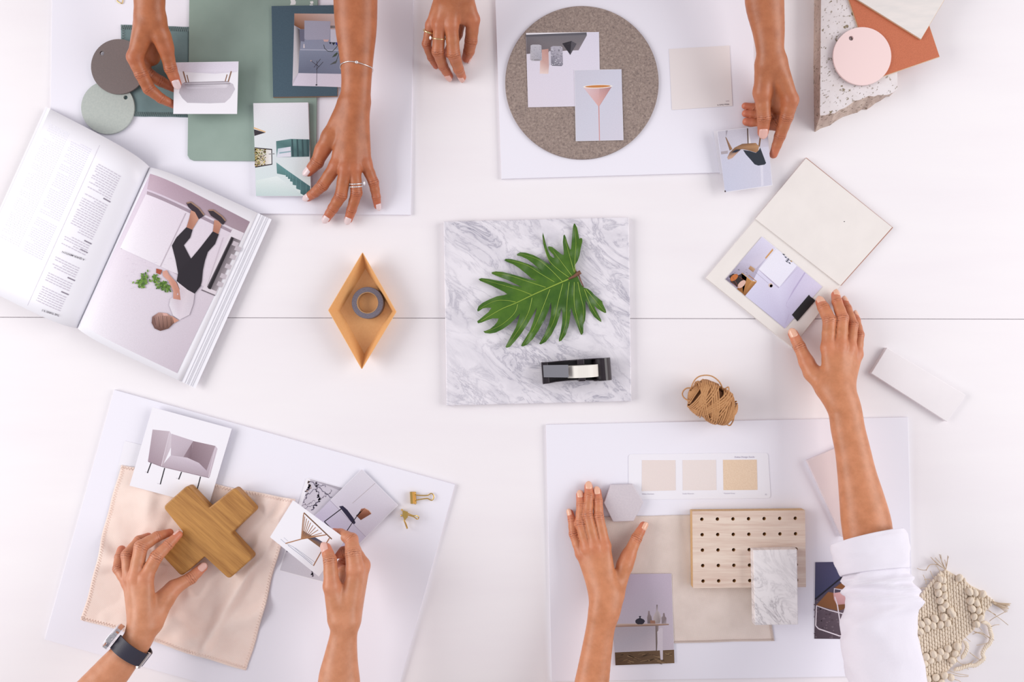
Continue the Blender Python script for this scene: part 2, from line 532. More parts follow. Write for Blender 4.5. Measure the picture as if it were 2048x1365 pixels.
Zb = .005
plate('foam_board', [(106, -150), (829, -150), (821, 430), (98, 424)], 0, Zb, m_board, bevel=.0004,
      label='white presentation board under the green paint samples, left of the bare hand with gold rings', cat='board', group='white presentation boards')
plate('foam_board', [(985, -150), (1502, -150), (1512, 343), (1003, 358)], 0, Zb, m_board, bevel=.0004,
      label='white presentation board under the round grey felt mat', cat='board', group='white presentation boards')
plate('foam_board', [(228, 780), (910, 970), (771, 1470), (89, 1280)], 0, Zb, m_board, bevel=.0004,
      label='tilted white presentation board under the peach cloth and wooden cross', cat='board', group='white presentation boards')
plate('foam_board', [(1092, 850), (1816, 835), (1828, 1352), (1103, 1364)], 0, Zb, m_board, bevel=.0004,
      label='white presentation board under the pegboard and hexagonal tile', cat='board', group='white presentation boards')

# ------------------------------------------------------------------ printed cards
class Print:
    def __init__(s, plane, tf=(0, 0, 1.0)):
        s.p, s.n = plane; s.ox, s.oy, s.k = tf
        s.v = []; s.f = []; s.c = []; s.lift = .00006; s.cam = Vector((0, 0, H))
    def pt(s, x, y, lift=None):
        px = s.ox + x / s.k; py = s.oy + y / s.k
        d = W(px, py, 0) - s.cam
        o = s.p + s.n * (s.lift if lift is None else lift)
        t = (o - s.cam).dot(s.n) / d.dot(s.n)
        return s.cam + d * t
    def poly(s, pts, col, keep=False):
        b = len(s.v)
        P = [s.pt(*q) for q in pts]
        if len(P) > 2:
            nn = sum(((P[i] - P[0]).cross(P[(i + 1) % len(P)] - P[0]) for i in range(1, len(P))), Vector())
            if nn.dot(s.n) < 0:
                P = P[::-1]
                if isinstance(col, list): col = col[::-1]
        s.v += P; s.f.append(list(range(b, b + len(P))))
        s.c += [C(*q) for q in col] if isinstance(col, list) else [C(*col)] * len(P)
        if not keep: s.lift += .000008
        return s
    def line(s, pts, w, col, keep=False):
        for a, b in zip(pts[:-1], pts[1:]):
            a = Vector(a); b = Vector(b); d = (b - a)
            if d.length < 1e-6: continue
            n = Vector((-d.y, d.x)).normalized() * (w / 2)
            s.poly([a + n, b + n, b - n, a - n], col, True)
        if not keep: s.lift += .000008
        return s
    def ell(s, cx, cy, rx, ry, col, rot=0, keep=False, n=22):
        ca, sa = math.cos(rot), math.sin(rot)
        return s.poly([(cx + rx * math.cos(t) * ca - ry * math.sin(t) * sa, cy + rx * math.cos(t) * sa + ry * math.sin(t) * ca)
                       for t in [2 * math.pi * i / n for i in range(n)]], col, keep)
    def dots(s, n, box, r, cols, seed=1, ok=None):
        rnd = random.Random(seed)
        for _ in range(n):
            x = rnd.uniform(box[0], box[2]); y = rnd.uniform(box[1], box[3])
            if ok and not inside((x, y), ok): continue
            a = rnd.uniform(0, 6.28); q = r * rnd.uniform(.5, 1.2)
            s.poly([(x + q * math.cos(a + k * 1.57), y + q * math.sin(a + k * 1.57) * .7) for k in range(4)], rnd.choice(cols), True)
        s.lift += .000008
        return s
    def build(s, parent, name='printed_picture'):
        return mk(name, s.v, s.f, m_ink, parent=parent, colors=s.c)

def card(name, pts, zs, label, cat, t=.0005, mat=None, group=None, r=0):
    """four px corners with heights of the top surface; returns object, plane"""
    if not isinstance(zs, (list, tuple)): zs = [zs] * 4
    P = [W(p[0], p[1], z) for p, z in zip(pts, zs)]
    n = (P[1] - P[0]).cross(P[2] - P[0]) * -1
    if n.z < 0: n = -n
    n.normalize()
    cam_ = Vector((0, 0, H))
    loop = rrect(pts, r) if r else pts
    T = []
    for x, y in loop:
        d = W(x, y, 0) - cam_
        T.append(cam_ + d * ((P[0] - cam_).dot(n) / d.dot(n)))
    if (T[1] - T[0]).cross(T[2] - T[1]).z < 0: T = T[::-1]
    k = len(T)
    B = [q - n * t for q in T]
    f = [list(range(k)), list(range(2 * k - 1, k - 1, -1))] + [[i + k, (i + 1) % k + k, (i + 1) % k, i] for i in range(k)]
    o = mk(name, T + B, f, mat or m_paper, label=label, cat=cat, group=group)
    return o, (P[0], n)

def text(s, right, down, origin, size, plane, parent, col, name='lettering', bold=0.0, align='LEFT'):
    """lettering on a plane: origin px of baseline start, right = px direction of reading"""
    cu = bpy.data.curves.new('t', 'FONT'); cu.body = s; cu.size = 1.0; cu.align_x = align
    cu.resolution_u = 2; cu.offset = bold
    o = bpy.data.objects.new('t', cu); COL.objects.link(o)
    dg = bpy.context.evaluated_depsgraph_get()
    me = bpy.data.meshes.new_from_object(o.evaluated_get(dg))
    pr = Print(plane); pr.lift = .00025
    r = Vector(right).normalized() * size; d = Vector(down).normalized() * size
    v = [pr.pt(origin[0] + r.x * q.co.x - d.x * q.co.y, origin[1] + r.y * q.co.x - d.y * q.co.y) for q in me.vertices]
    f = [list(p.vertices) for p in me.polygons]
    if f and (v[f[0][1]] - v[f[0][0]]).cross(v[f[0][2]] - v[f[0][1]]).z < 0: f = [q[::-1] for q in f]
    bpy.data.objects.remove(o); bpy.data.curves.remove(cu); bpy.data.meshes.remove(me)
    return mk(name, v, f, m_ink, parent=parent, colors=[C(*col)] * len(v))

# ---- board A
plate('paint_board', [(380, -150), (637, -150), (632, 323), (386, 321), (379, 318), (375, 311)], Zb, Zb + .003, m_green, bevel=.0003,
      label='large sage green painted sample board with a rounded corner', cat='paint sample')
gb = bpy.data.objects['paint_board']
Zg = Zb + .003
def flake(pts):
    v, f = plate_geo(pxy(pts, Zg + .0002), Zg, Zg + .0002)
    mk('paint_chip', v, f, m_chip, parent=gb)
flake([(580, -3), (592, -3), (590, 2), (592, 3), (591, 9), (586, 10), (580, 10), (582, 5)])
flake([(620, 3), (626, 2), (627, 6), (624, 8), (621, 7)])
flake([(620, 8.5), (626, 9), (626, 11), (619, 11)])
plate('paint_tile', [(543, 12), (676, 10), (674.5, 192), (546, 194)], Zg, Zg + .004, m_teal, bevel=.0002,
      label='dark teal painted sample tile under the kitchen photo', cat='paint sample')
v, f = plate_geo(pxy([(543.5, 12.5), (676.5, 10.5), (675, 193), (546.5, 195)], Zg + .0032), Zg + .0001, Zg + .0032)
mk('edge_band', v, f, m_edge, parent=bpy.data.objects['paint_tile'])
plate('sample_disc', circ(215.4, 215, 53.4), Zb + .0014, Zb + .0044, m_sage, [circ(251, 195, 4.2, 20)], .0003,
      label='pale sage green round sample disc with a small hole', cat='sample disc', group='round sample discs')
plate('sample_disc', circ(237, 133.2, 55.2), Zb + .0046, Zb + .0076, m_taupe, [circ(204, 106.5, 4.5, 20)], .0003,
      label='dark taupe round sample disc beside the hand holding a sofa photo', cat='sample disc', group='round sample discs')

# kitchen photo
o, pl = card('photo_card', [(589, 27), (702, 28), (700, 175), (585, 171)], Zg + .0047, 'photo of a grey kitchen corner lying on the dark teal tile', 'photo card')
p = Print(pl, (540, 0, 6.825))
p.poly([(332, 184), (1090, 192), (1080, 1190), (306, 1172)], (150, 155, 178))
p.poly([(332, 184), (1090, 192), (1090, 400), (420, 398), (330, 345)], [(196, 150, 130), (225, 205, 205), (220, 200, 205), (130, 80, 50), (120, 75, 50)])
p.poly([(330, 345), (400, 400), (420, 560), (385, 1000), (306, 1172)], [(200, 195, 200), (60, 50, 55), (100, 100, 115), (205, 200, 205), (220, 215, 225)])
p.poly([(400, 400), (470, 400), (470, 570), (410, 560)], (112, 112, 134))
p.poly([(400, 690), (1060, 690), (1060, 1010), (388, 998)], [(140, 148, 170), (140, 148, 172), (126, 132, 156), (110, 116, 138)])
p.poly([(388, 998), (1060, 1012), (1080, 1190), (306, 1172)], (224, 216, 232))
p.poly([(385, 1000), (306, 1100), (306, 1172)], (205, 198, 212))
p.poly([(825, 400), (1060, 405), (1060, 575), (825, 575)], (208, 206, 222))
p.poly([(825, 350), (1060, 350), (1060, 385), (825, 385)], [(110, 100, 100), (200, 190, 195), (200, 190, 195), (110, 100, 100)])
p.poly([(470, 280), (825, 290), (815, 540), (500, 545), (468, 525)], (172, 170, 190))
p.line([(410, 678), (1060, 690)], 12, (185, 190, 210))
p.poly([(805, 575), (840, 575), (830, 602), (815, 600)], (40, 40, 60)); p.poly([(845, 580), (895, 580), (865, 620)], (36, 38, 52)); p.poly([(895, 580), (925, 580), (925, 620), (900, 610)], (50, 60, 140))
p.poly([(725, 540), (805, 540), (790, 570), (740, 570)], (220, 180, 176))
p.poly([(458, 600), (470, 600), (476, 655), (452, 655)], (228, 218, 224))
p.line([(732, 610), (745, 660), (790, 700), (850, 705), (910, 640), (935, 580)], 7, (60, 66, 60))
p.line([(945, 650), (940, 740), (905, 830)], 6, (60, 66, 60))
p.poly([(845, 785), (880, 740), (915, 712), (925, 730), (900, 765)], (66, 80, 66)); p.poly([(815, 885), (870, 845), (920, 820), (900, 865)], (88, 92, 92))
p.line([(636, 1160), (640, 940), (640, 830)], 5, (60, 50, 60))
for a, b in (((560, 830), (650, 900)), ((690, 805), (600, 920)), ((725, 845), (630, 950)), ((610, 870), (670, 910))): p.line([a, b], 5, (56, 46, 54))
p.ell(634, 1160, 13, 9, (36, 36, 46)); p.ell(560, 830, 9, 7, (220, 190, 180))
p.build(o)

# staircase photo block
o, pl = card('photo_block', [(506.5, 206.5), (616, 205), (622, 392), (512, 392.5)], Zg + .006, 'thick photo print of a white room with a green staircase', 'photo card', t=.0055)
p = Print(pl, (500, 200, 6.825))
p.poly([(44, 46), (792, 38), (832, 1310), (82, 1312)], [(236, 234, 240), (240, 238, 247), (226, 238, 236), (214, 230, 230)])
p.poly([(78, 1100), (370, 1040), (700, 1290), (690, 1312), (82, 1312)], [(224, 236, 234), (236, 244, 244), (210, 226, 226), (206, 222, 222), (198, 216, 216)])
p.poly([(50, 370), (215, 432), (210, 446), (52, 392)], (232, 190, 140)); p.poly([(54, 402), (212, 446), (60, 492)], (56, 50, 58))
p.poly([(62, 648), (302, 670), (306, 884), (70, 926)], (48, 40, 48))
p.poly([(66, 662), (290, 684), (294, 872), (72, 908)], [(190, 180, 130), (240, 240, 240), (244, 244, 244), (190, 170, 140)])
p.dots(170, (66, 662, 215, 905), 12, [(150, 120, 60), (196, 176, 70), (120, 100, 90), (222, 214, 170), (100, 120, 60)], 4, [(66, 664), (215, 680), (215, 885), (72, 905)])
p.poly([(250, 735), (335, 728), (335, 742), (260, 746)], (150, 150, 152))
p.poly([(356, 563), (560, 532), (815, 540), (810, 775), (365, 785)], [(88, 128, 128), (106, 146, 146), (70, 100, 104), (70, 100, 104), (110, 150, 150)])
p.poly([(380, 665), (556, 638), (562, 775), (365, 785)], [(200, 216, 226), (228, 228, 240), (236, 232, 244), (226, 228, 240)])
p.poly([(400, 715), (556, 695), (556, 712), (400, 735)], (150, 180, 190))
for x in (565, 635, 705, 772): p.poly([(x, 538), (x + 20, 538), (x + 34, 772), (x + 6, 772)], (58, 86, 90), True)
p.lift += .00001
p.poly([(360, 855), (490, 950), (820, 1180), (815, 1300), (740, 1305), (692, 1280), (690, 1232), (632, 1212), (630, 1168), (584, 1160), (580, 1118), (548, 1112), (545, 1080), (520, 1078), (516, 1050), (490, 1050), (488, 1030), (368, 1005)],
       [(110, 156, 156), (100, 150, 152), (70, 110, 114), (60, 96, 100), (62, 98, 102), (70, 108, 110)] + [(84, 124, 126)] * 10 + [(92, 134, 134)] * 2)
for x, y0, y1 in ((490, 950, 1050), (520, 975, 1078), (548, 995, 1110), (584, 1020, 1160), (632, 1055, 1210), (690, 1095, 1280), (768, 1150, 1300)): p.line([(x, y0), (x, y1)], 4, (120, 160, 162), True)
p.build(o)

# board B: felt mat, photos, chip
plate('felt_mat', circ(1164, 165, 153.5, 96), Zb, Zb + .004, m_felt, bevel=.0012, label='round mottled grey wool felt mat', cat='felt mat')
Zf = Zb + .004
o, pl = card('photo_card', [(1052, 66), (1198, 64), (1201, 211), (1056, 214.5)], Zf + .0008, 'photo of concrete cylinders and a dark prism on a shelf, on the felt mat', 'photo card')
p = Print(pl, (1040, 50, 7.583))
p.poly([(90, 150), (1195, 105), (1222, 1228), (122, 1250)], [(225, 220, 235), (226, 222, 238), (226, 220, 234), (226, 218, 230)])
p.poly([(92, 148), (1010, 112), (1014, 158), (888, 384), (700, 390), (100, 440)], [(120, 116, 122), (128, 124, 132), (120, 116, 122), (142, 132, 138), (130, 122, 126), (110, 100, 104)])
p.poly([(90, 148), (1010, 112), (1010, 150), (92, 180)], (98, 96, 104))
p.poly([(160, 310), (190, 298), (290, 298), (325, 312), (330, 530), (300, 545), (180, 545), (152, 525)], [(196, 194, 204)] * 4 + [(170, 168, 180), (160, 156, 166), (186, 182, 190), (190, 186, 196)])
p.ell(255, 530, 50, 12, (150, 146, 152))
p.poly([(330, 375), (430, 362), (440, 620), (430, 742), (300, 738), (305, 545), (332, 530)], [(206, 160, 150), (190, 146, 140), (205, 170, 165), (236, 214, 208), (240, 218, 212), (214, 180, 174), (205, 165, 158)])
p.poly([(440, 395), (462, 395), (462, 610), (445, 610)], (205, 202, 215))
p.poly([(465, 335), (500, 320), (620, 322), (645, 340), (652, 600), (630, 625), (490, 620), (468, 600)], [(176, 172, 186), (186, 182, 194), (186, 182, 194), (176, 172, 186), (150, 146, 160), (110, 108, 120), (120, 118, 130), (150, 146, 160)])
p.dots(60, (465, 330, 650, 610), 12, [(130, 126, 140), (206, 204, 214)], 3, [(470, 335), (645, 338), (650, 600), (470, 600)])
p.dots(50, (158, 305, 328, 530), 5, [(120, 116, 126)], 5)
p.poly([(640, 280), (780, 242), (762, 455)], (50, 46, 54)); p.poly([(780, 242), (858, 285), (762, 455)], (88, 84, 92))
p.dots(60, (650, 250, 850, 440), 4, [(110, 106, 114), (36, 34, 40)], 6, [(645, 280), (780, 242), (858, 285), (762, 450)])
p.build(o)
o, pl = card('photo_card', [(1148.5, 140), (1243, 138.5), (1247, 280.5), (1151.5, 282.5)], Zf + .0015, 'photo of a pink cone lamp on a thin stem, on the felt mat', 'photo card')
p = Print(pl, (1140, 130, 8.533))
p.poly([(78, 90), (880, 74), (908, 1280), (104, 1298)], [(208, 206, 220), (212, 212, 228), (218, 214, 228), (212, 212, 226)])
p.poly([(225, 376), (720, 360), (500, 705), (484, 708)], [(222, 190, 194), (178, 132, 134), (196, 140, 136), (226, 178, 172)])
p.poly([(240, 390), (500, 396), (490, 700)], [(226, 200, 206), (214, 176, 178), (220, 172, 168)])
p.ell(475, 368, 252, 32, (246, 240, 236), -.03); p.ell(475, 366, 218, 22, (206, 136, 78), -.03)
p.poly([(484, 700), (500, 700), (510, 1290), (498, 1290)], (214, 150, 146))
p.build(o)
o, pl = card('paint_chip_card', [(1338, 98), (1459, 91), (1465, 212), (1344, 220)], Zb + .0008, 'square warm white paint chip card with tiny upside down lettering', 'paint chip', mat=M('warm_white_chip', C(238, 230, 230), .5))
text('White Duck ½', (-1, .08), (-.08, -1), (1458.5, 207.2), 4.0, pl, o, (110, 96, 104), bold=.01)
text('2665', (-1, .08), (-.08, -1), (1458.5, 201), 3.6, pl, o, (186, 172, 178))

# travertine, terracotta, cream tile, pink disc (upper right)
Zt = .030
rnd = random.Random(3)
top = [(1643, -150), (1642, 0), (1641, 120), (1640, 224)]
n0 = 16
for i in range(n0 + 1):
    t = i / n0
    top.append((1641 + (1795 - 1641) * t + rnd.uniform(-1.5, 1.5), 231 - 55 * t + rnd.uniform(-2.2, 2.2) + 5 * math.sin(t * 9)))
top += [(1795, 165), (1794, 100), (1793, -150)]
bot = [(1643.5, -150), (1642.5, 0), (1641, 120), (1643, 254)]
for i in range(n0 + 1):
    t = i / n0
    bot.append((1645 + (1796 - 1645) * t + rnd.uniform(-1, 1), 252 - 70 * t + rnd.uniform(-2.5, 2.5) + 3 * math.sin(t * 11)))
bot += [(1797, 172), (1796, 100), (1795, -150)]
TV = [W(x, y, Zt) for x, y in top]; 
kf = H / (H - Zt)
def wz(x, y, z):      # px measured at the top face, moved straight down
    q = W(x, y, Zt); return Vector((q.x, q.y, z))
MV = []
for (x, y), (u, w) in zip(top, bot):
    MV.append(wz(x * .5 + u * .5 + rnd.uniform(-.8, .8), y * .5 + w * .5 + rnd.uniform(-.8, .8), Zt * .5))
BV = [wz(u, w, 0) for u, w in bot]
k = len(TV)
V2, F2 = tri([tuple(q[:2]) for q in TV][::-1])
verts = TV + MV + BV; faces = []
for i in range(k):
    j = (i + 1) % k
    faces += [[i, j, j + k, i + k], [i + k, j + k, j + 2 * k, i + 2 * k]]
b0 = len(verts)
verts += [Vector((x, y, Zt)) for x, y in V2]; faces += [[i + b0 for i in f] for f in F2]
b0 = len(verts)
V3, F3 = tri([tuple(q[:2]) for q in BV][::-1])
verts += [Vector((x, y, 0)) for x, y in V3]; faces += [[i + b0 for i in f[::-1]] for f in F3]
bmx = bmesh.new()
tmp = bpy.data.meshes.new('t'); tmp.from_pydata([tuple(q) for q in verts], [], faces); bmx.from_mesh(tmp)
bmesh.ops.recalc_face_normals(bmx, faces=bmx.faces)
verts = [q.co.copy() for q in bmx.verts]; faces = [[q.index for q in fc.verts] for fc in bmx.faces]; bmx.free(); bpy.data.meshes.remove(tmp)
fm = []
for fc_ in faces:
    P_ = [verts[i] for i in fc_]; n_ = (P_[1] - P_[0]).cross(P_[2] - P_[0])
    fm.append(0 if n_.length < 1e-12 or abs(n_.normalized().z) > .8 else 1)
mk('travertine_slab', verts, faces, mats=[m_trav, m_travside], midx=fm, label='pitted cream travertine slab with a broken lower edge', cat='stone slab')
plate('terracotta_tile', [(1654, -130), (1783, -175), (1879, 113), (1752, 157)], Zt, Zt + .003, m_terra, bevel=.0002,
      label='terracotta orange painted sample tile under the blush disc', cat='paint sample')
v, f = plate_geo(pxy([(1653, -130), (1784, -176), (1879.5, 114), (1751.5, 158)], Zt + .0024), Zt + .0001, Zt + .0024)
mk('edge_band', v, f, m_blond, parent=bpy.data.objects['terracotta_tile'])
plate('cream_tile', [(1717 - 150, -95), (1842 + 125, -133), (1842, 78), (1717, 0)], Zt + .0031, Zt + .0066, m_creamtile, bevel=.0003,
      label='cream sample tile lying over the terracotta tile', cat='paint sample')
v, f = plate_geo(pxy([(1716 - 150, -94), (1842 + 126, -133), (1842, 79), (1716.5, 1)], Zt + .0056), Zt + .0032, Zt + .0056)
mk('edge_band', v, f, m_blond, parent=bpy.data.objects['cream_tile'])
plate('sample_disc', circ(1724.5, 112.3, 58.2), Zt + .0032, Zt + .0062, m_pinkdisc, [circ(1702.3, 76.5, 4.7, 20)], .0003,
      label='blush pink round sample disc on the terracotta tile', cat='sample disc', group='round sample discs')

# board D
o, pl = card('colour_card', [(1257, 909), (1536, 906), (1541.5, 997), (1257.5, 1000)], Zb + .0007, 'rounded white colour card with three beige suede swatches', 'paint chip', r=7)
sw = [((1284, 921), (1351, 921), (1351.5, 981.5), (1283.5, 983)), ((1365, 921), (1432, 920.5), (1433, 981), (1365.5, 981.5)), ((1446, 920.5), (1513.5, 920), (1515, 980.5), (1447, 981))]
m_sw = [M('swatch_pale', C(235, 222, 218), .85, bmp=.3, nscale=500), M('swatch_paler', C(237, 226, 223), .85, bmp=.3, nscale=500), M('swatch_tan', C(238, 213, 187), .85, bmp=.3, nscale=500, col2=C(231, 204, 177))]
for q, mm in zip(sw, m_sw):
    v, f = plate_geo(pxy(q, Zb + .001), Zb + .0007, Zb + .001)
    mk('swatch', v, f, mm, parent=o)
text('Dulux Design Suede', (1, -.01), (0, 1), (1469, 916.5), 4.9, pl, o, (188, 181, 202), bold=.004)
text('White Overture', (1, -.01), (0, 1), (1284, 990), 3.6, pl, o, (170, 163, 180))
text('Suede Nouveau', (1, -.01), (0, 1), (1365, 989.3), 3.6, pl, o, (194, 187, 203))
text('Thatched Grass', (1, -.01), (0, 1), (1447, 988.7), 3.6, pl, o, (194, 187, 203))
text('02', (1, -.01), (0, 1), (1530, 991), 4.0, pl, o, (194, 187, 203))

o, pl = card('photo_card', [(1224, 1150), (1343, 1148), (1349, 1327), (1230.7, 1331.5)], Zb + .0032, 'photo of small vases on a wooden shelf, by the sleeveless forearm', 'photo card')
p = Print(pl, (1220, 1140, 6.825))
p.poly([(30, 62), (838, 54), (872, 1092), (66, 1132)], [(190, 178, 200), (204, 190, 208), (204, 192, 204), (176, 172, 182)])
p.poly([(30, 785), (640, 768), (620, 1102), (66, 1132)], [(166, 158, 168), (176, 166, 176), (200, 188, 196), (178, 174, 186)])
p.poly([(66, 1132), (875, 1094), (880, 1278), (74, 1308)], [(88, 66, 44), (112, 86, 62), (120, 96, 70), (84, 60, 40)])
rr = random.Random(8)
for i in range(60):
    x = rr.uniform(80, 780); y = rr.uniform(1140, 1270); L = rr.uniform(40, 90); sl = .35 if (int(x / 190) % 2) else -.35
    p.line([(x, y), (x + L, y + sl * L * .8)], rr.uniform(5, 9), rr.choice([(134, 108, 78), (96, 72, 48), (150, 124, 92), (72, 52, 34)]), True)
p.lift += .00001
p.poly([(40, 740), (800, 740), (806, 756), (640, 768), (30, 786)], [(200, 180, 170), (190, 160, 140), (120, 90, 76), (130, 96, 78), (150, 116, 100)])
p.poly([(620, 765), (662, 765), (640, 1108), (628, 1108)], [(120, 104, 100), (150, 136, 134), (110, 94, 86), (96, 84, 76)])
p.poly([(645, 850), (690, 790), (720, 800), (722, 1232), (690, 1232), (680, 1100), (650, 1108)], (212, 202, 212))
p.poly([(405, 634), (428, 634), (418, 650), (420, 664), (460, 680), (478, 705), (460, 735), (440, 748), (378, 748), (350, 728), (345, 700), (362, 678), (398, 664), (402, 650), (392, 636)], (44, 40, 54))
p.poly([(522, 564), (540, 564), (546, 610), (566, 640), (572, 690), (560, 738), (512, 735), (506, 650), (518, 615)], [(150, 134, 136)] * 4 + [(120, 106, 108)] * 3 + [(160, 146, 146)] * 2)
p.poly([(634, 480), (650, 480), (652, 560), (690, 610), (700, 660), (680, 730), (630, 735), (590, 680), (590, 640), (630, 570)], [(120, 108, 110), (120, 108, 110), (190, 178, 180), (206, 194, 198), (190, 176, 178), (150, 136, 134), (160, 146, 142), (190, 178, 178), (210, 200, 204), (190, 178, 180)])
p.poly([(726, 594), (744, 594), (752, 640), (770, 660), (768, 740), (706, 738), (704, 655), (722, 635)], [(140, 124, 126)] * 4 + [(176, 164, 172), (140, 126, 130), (150, 138, 140), (146, 132, 134)])
p.poly([(548, 692), (612, 696), (622, 738), (548, 738)], (158, 116, 96))
p.build(o)

o, pl = card('photo_card', [(1630, 1125.5), (1742, 1124), (1738, 1279), (1628, 1278.5)], Zb + .0007, 'dark photo of a pink and wood wire chair partly under the white sleeve', 'photo card')
p = Print(pl, (1600, 1030, 4.0737))
p.poly([(124, 388), (560, 382), (550, 1016), (116, 1012)], [(92, 84, 104), (80, 76, 96), (90, 76, 86), (84, 70, 80)])
p.poly([(124, 388), (560, 382), (560, 430), (380, 505), (122, 700)], [(84, 80, 112), (70, 70, 96), (60, 60, 84), (78, 78, 112), (62, 66, 98)])
p.line([(122, 692), (345, 508)], 12, (30, 28, 36))
p.poly([(120, 760), (400, 780), (500, 1010), (118, 1010)], [(96, 80, 92), (104, 88, 98), (92, 76, 86), (76, 62, 72)])
p.dots(120, (120, 700, 380, 1005), 12, [(84, 68, 78), (112, 96, 106)], 9)
p.poly([(370, 530), (460, 520), (460, 620), (280, 600)], (140, 88, 50))
p.poly([(230, 630), (400, 660), (400, 760), (310, 785), (130, 740)], [(150, 98, 60), (120, 76, 46), (110, 68, 42), (130, 84, 50), (140, 92, 56)])
p.poly([(272, 640), (390, 622), (460, 640), (420, 725), (300, 735), (276, 690)], [(226, 176, 176)] * 3 + [(200, 150, 152)] * 3)
p.line([(134, 742), (128, 905), (150, 930), (325, 990), (343, 985), (335, 930), (305, 740), (284, 670)], 9, (232, 222, 230))
p.line([(134, 742), (240, 780), (400, 820)], 8, (232, 222, 230)); p.line([(280, 600), (278, 640)], 7, (220, 210, 220)); p.line([(282, 604), (420, 625)], 7, (220, 210, 220))
p.build(o)

# board C photos
card('blank_card', [(249, 882), (334, 903), (310, 1000), (226, 978)], Zb + .0006, 'blank white card peeping out beside the armchair photo', 'paper card')
Zc = Zb + .0024
o, pl = card('photo_card', [(305, 815), (463.5, 858), (417, 1014), (259, 972)], [Zb + .0085] * 4, 'photo of a low grey lilac armchair on thin black legs', 'photo card')
p = Print(pl, (140, 780, 4.267))
p.poly([(705, 340), (850, 355), (775, 655), (665, 612)], [(190, 174, 184), (204, 190, 200), (172, 152, 163), (166, 146, 158)])
p.poly([(850, 355), (872, 395), (866, 480), (795, 640), (775, 655)], [(214, 202, 212), (218, 208, 218), (214, 202, 212), (196, 180, 190), (190, 174, 184)])
p.poly([(866, 376), (1050, 436), (1030, 598), (860, 560)], [(206, 192, 204), (198, 184, 196), (170, 154, 164), (196, 182, 194)])
p.poly([(1050, 438), (1240, 480), (1165, 690), (1030, 600)], [(148, 126, 136), (172, 152, 162), (150, 130, 140), (130, 108, 118)])
p.poly([(1240, 480), (1258, 505), (1190, 750), (1165, 690)], [(206, 192, 204), (212, 198, 210), (196, 180, 192), (186, 170, 182)])
p.poly([(965, 580), (1047, 445), (1030, 602)], [(150, 130, 140), (140, 118, 128), (124, 102, 112)])
p.poly([(780, 655), (860, 560), (1188, 752)], [(184, 168, 180), (210, 198, 210), (180, 164, 176)])
p.poly([(860, 560), (1000, 580), (1100, 625), (1165, 690), (1188, 752)], [(210, 198, 210), (216, 204, 216), (208, 196, 208), (192, 176, 190), (180, 164, 176)])
p.line([(850, 360), (780, 650)], 5, (228, 218, 228)); p.line([(1240, 500), (1182, 748)], 5, (226, 214, 224)); p.line([(668, 614), (780, 656), (1186, 752)], 5, (150, 130, 142))
for a, b in (((692, 625), (660, 712)), ((808, 668), (770, 808)), ((952, 702), (927, 766)), ((1114, 742), (1080, 872))): p.line([a, b], 9, (36, 32, 40), True)
for a in ((640, 700), (745, 800), (905, 755)): p.line([a, (a[0] + 30, a[1] + 8)], 5, (222, 218, 226), True)
p.build(o)

o, pl = card('marble_print_card', [(613, 955), (706, 982), (650, 1168), (557, 1142)], Zb + .0008, 'card printed with a grey veined marble pattern under the chair photo', 'photo card', r=6)
plate_v = None
p = Print(pl, (500, 920, 4.876))
p.poly([(590, 190), (985, 300), (735, 1195), (290, 1078)], [(206, 200, 212), (206, 200, 212), (212, 208, 218), (214, 210, 220)])
p.poly([(560, 185), (985, 300), (970, 345), (800, 270), (660, 220)], (176, 170, 182))
rr = random.Random(5)
def vein(a, b, w, col, n=14, amp=14):
    a = Vector(a); b = Vector(b); pts = []
    for i in range(n + 1):
        q = a.lerp(b, i / n); pts.append((q.x + rr.uniform(-amp, amp), q.y + rr.uniform(-amp, amp)))
    CP = [(562, 188), (985, 305), (740, 1190), (296, 1076)]
    for q0, q1 in zip(pts[:-1], pts[1:]):
        if all(inside((c_[0] + dx, c_[1]), CP) for c_ in (q0, q1) for dx in (-w, w)): p.line([q0, q1], w, col, True)
for a, b, w in (((640, 195), (660, 340), 12), ((560, 220), (580, 290), 16), ((600, 205), (800, 370), 9), ((660, 340), (680, 400), 12), ((680, 390), (590, 500), 12), ((500, 370), (640, 290), 7), ((520, 320), (590, 270), 12), ((800, 300), (680, 400), 7),
                ((500, 450), (640, 400), 5), ((540, 470), (650, 440), 5), ((600, 1085), (610, 1170), 16), ((330, 905), (380, 890), 7), ((640, 240), (740, 260), 6), ((560, 330), (520, 420), 5)):
    vein(a, b, w, rr.choice([(112, 106, 126), (126, 120, 138), (142, 134, 150)]))
vein((570, 215), (590, 280), 7, (170, 146, 134)); vein((520, 330), (560, 300), 6, (176, 150, 140))
p.build(o)
o, pl = card('photo_card', [(723.5, 938.5), (796, 1011), (697, 1110), (624.5, 1037)], Zb + .004, 'photo of a black and wood chair in a pale room, over the marble print', 'photo card')
p = Print(pl, (500, 920, 4.876))
p.poly([(1090, 95), (1438, 443), (960, 925), (612, 570)], [(224, 220, 230), (218, 212, 224), (202, 196, 214), (212, 206, 222)])
p.poly([(780, 395), (1130, 750), (960, 925), (612, 570)], [(208, 202, 220), (200, 194, 214), (194, 186, 210), (190, 182, 206)])
p.line([(1222, 228), (1000, 425)], 5, (184, 174, 180)); p.line([(782, 398), (1128, 752)], 5, (172, 164, 184))
p.poly([(868, 456), (905, 450), (950, 490), (1010, 570), (1030, 615), (1015, 632), (985, 605), (895, 490)], (44, 40, 66))
p.line([(890, 480), (725, 605), (800, 680)], 9, (34, 30, 40)); p.line([(1075, 505), (1015, 590), (945, 695)], 8, (34, 30, 40))
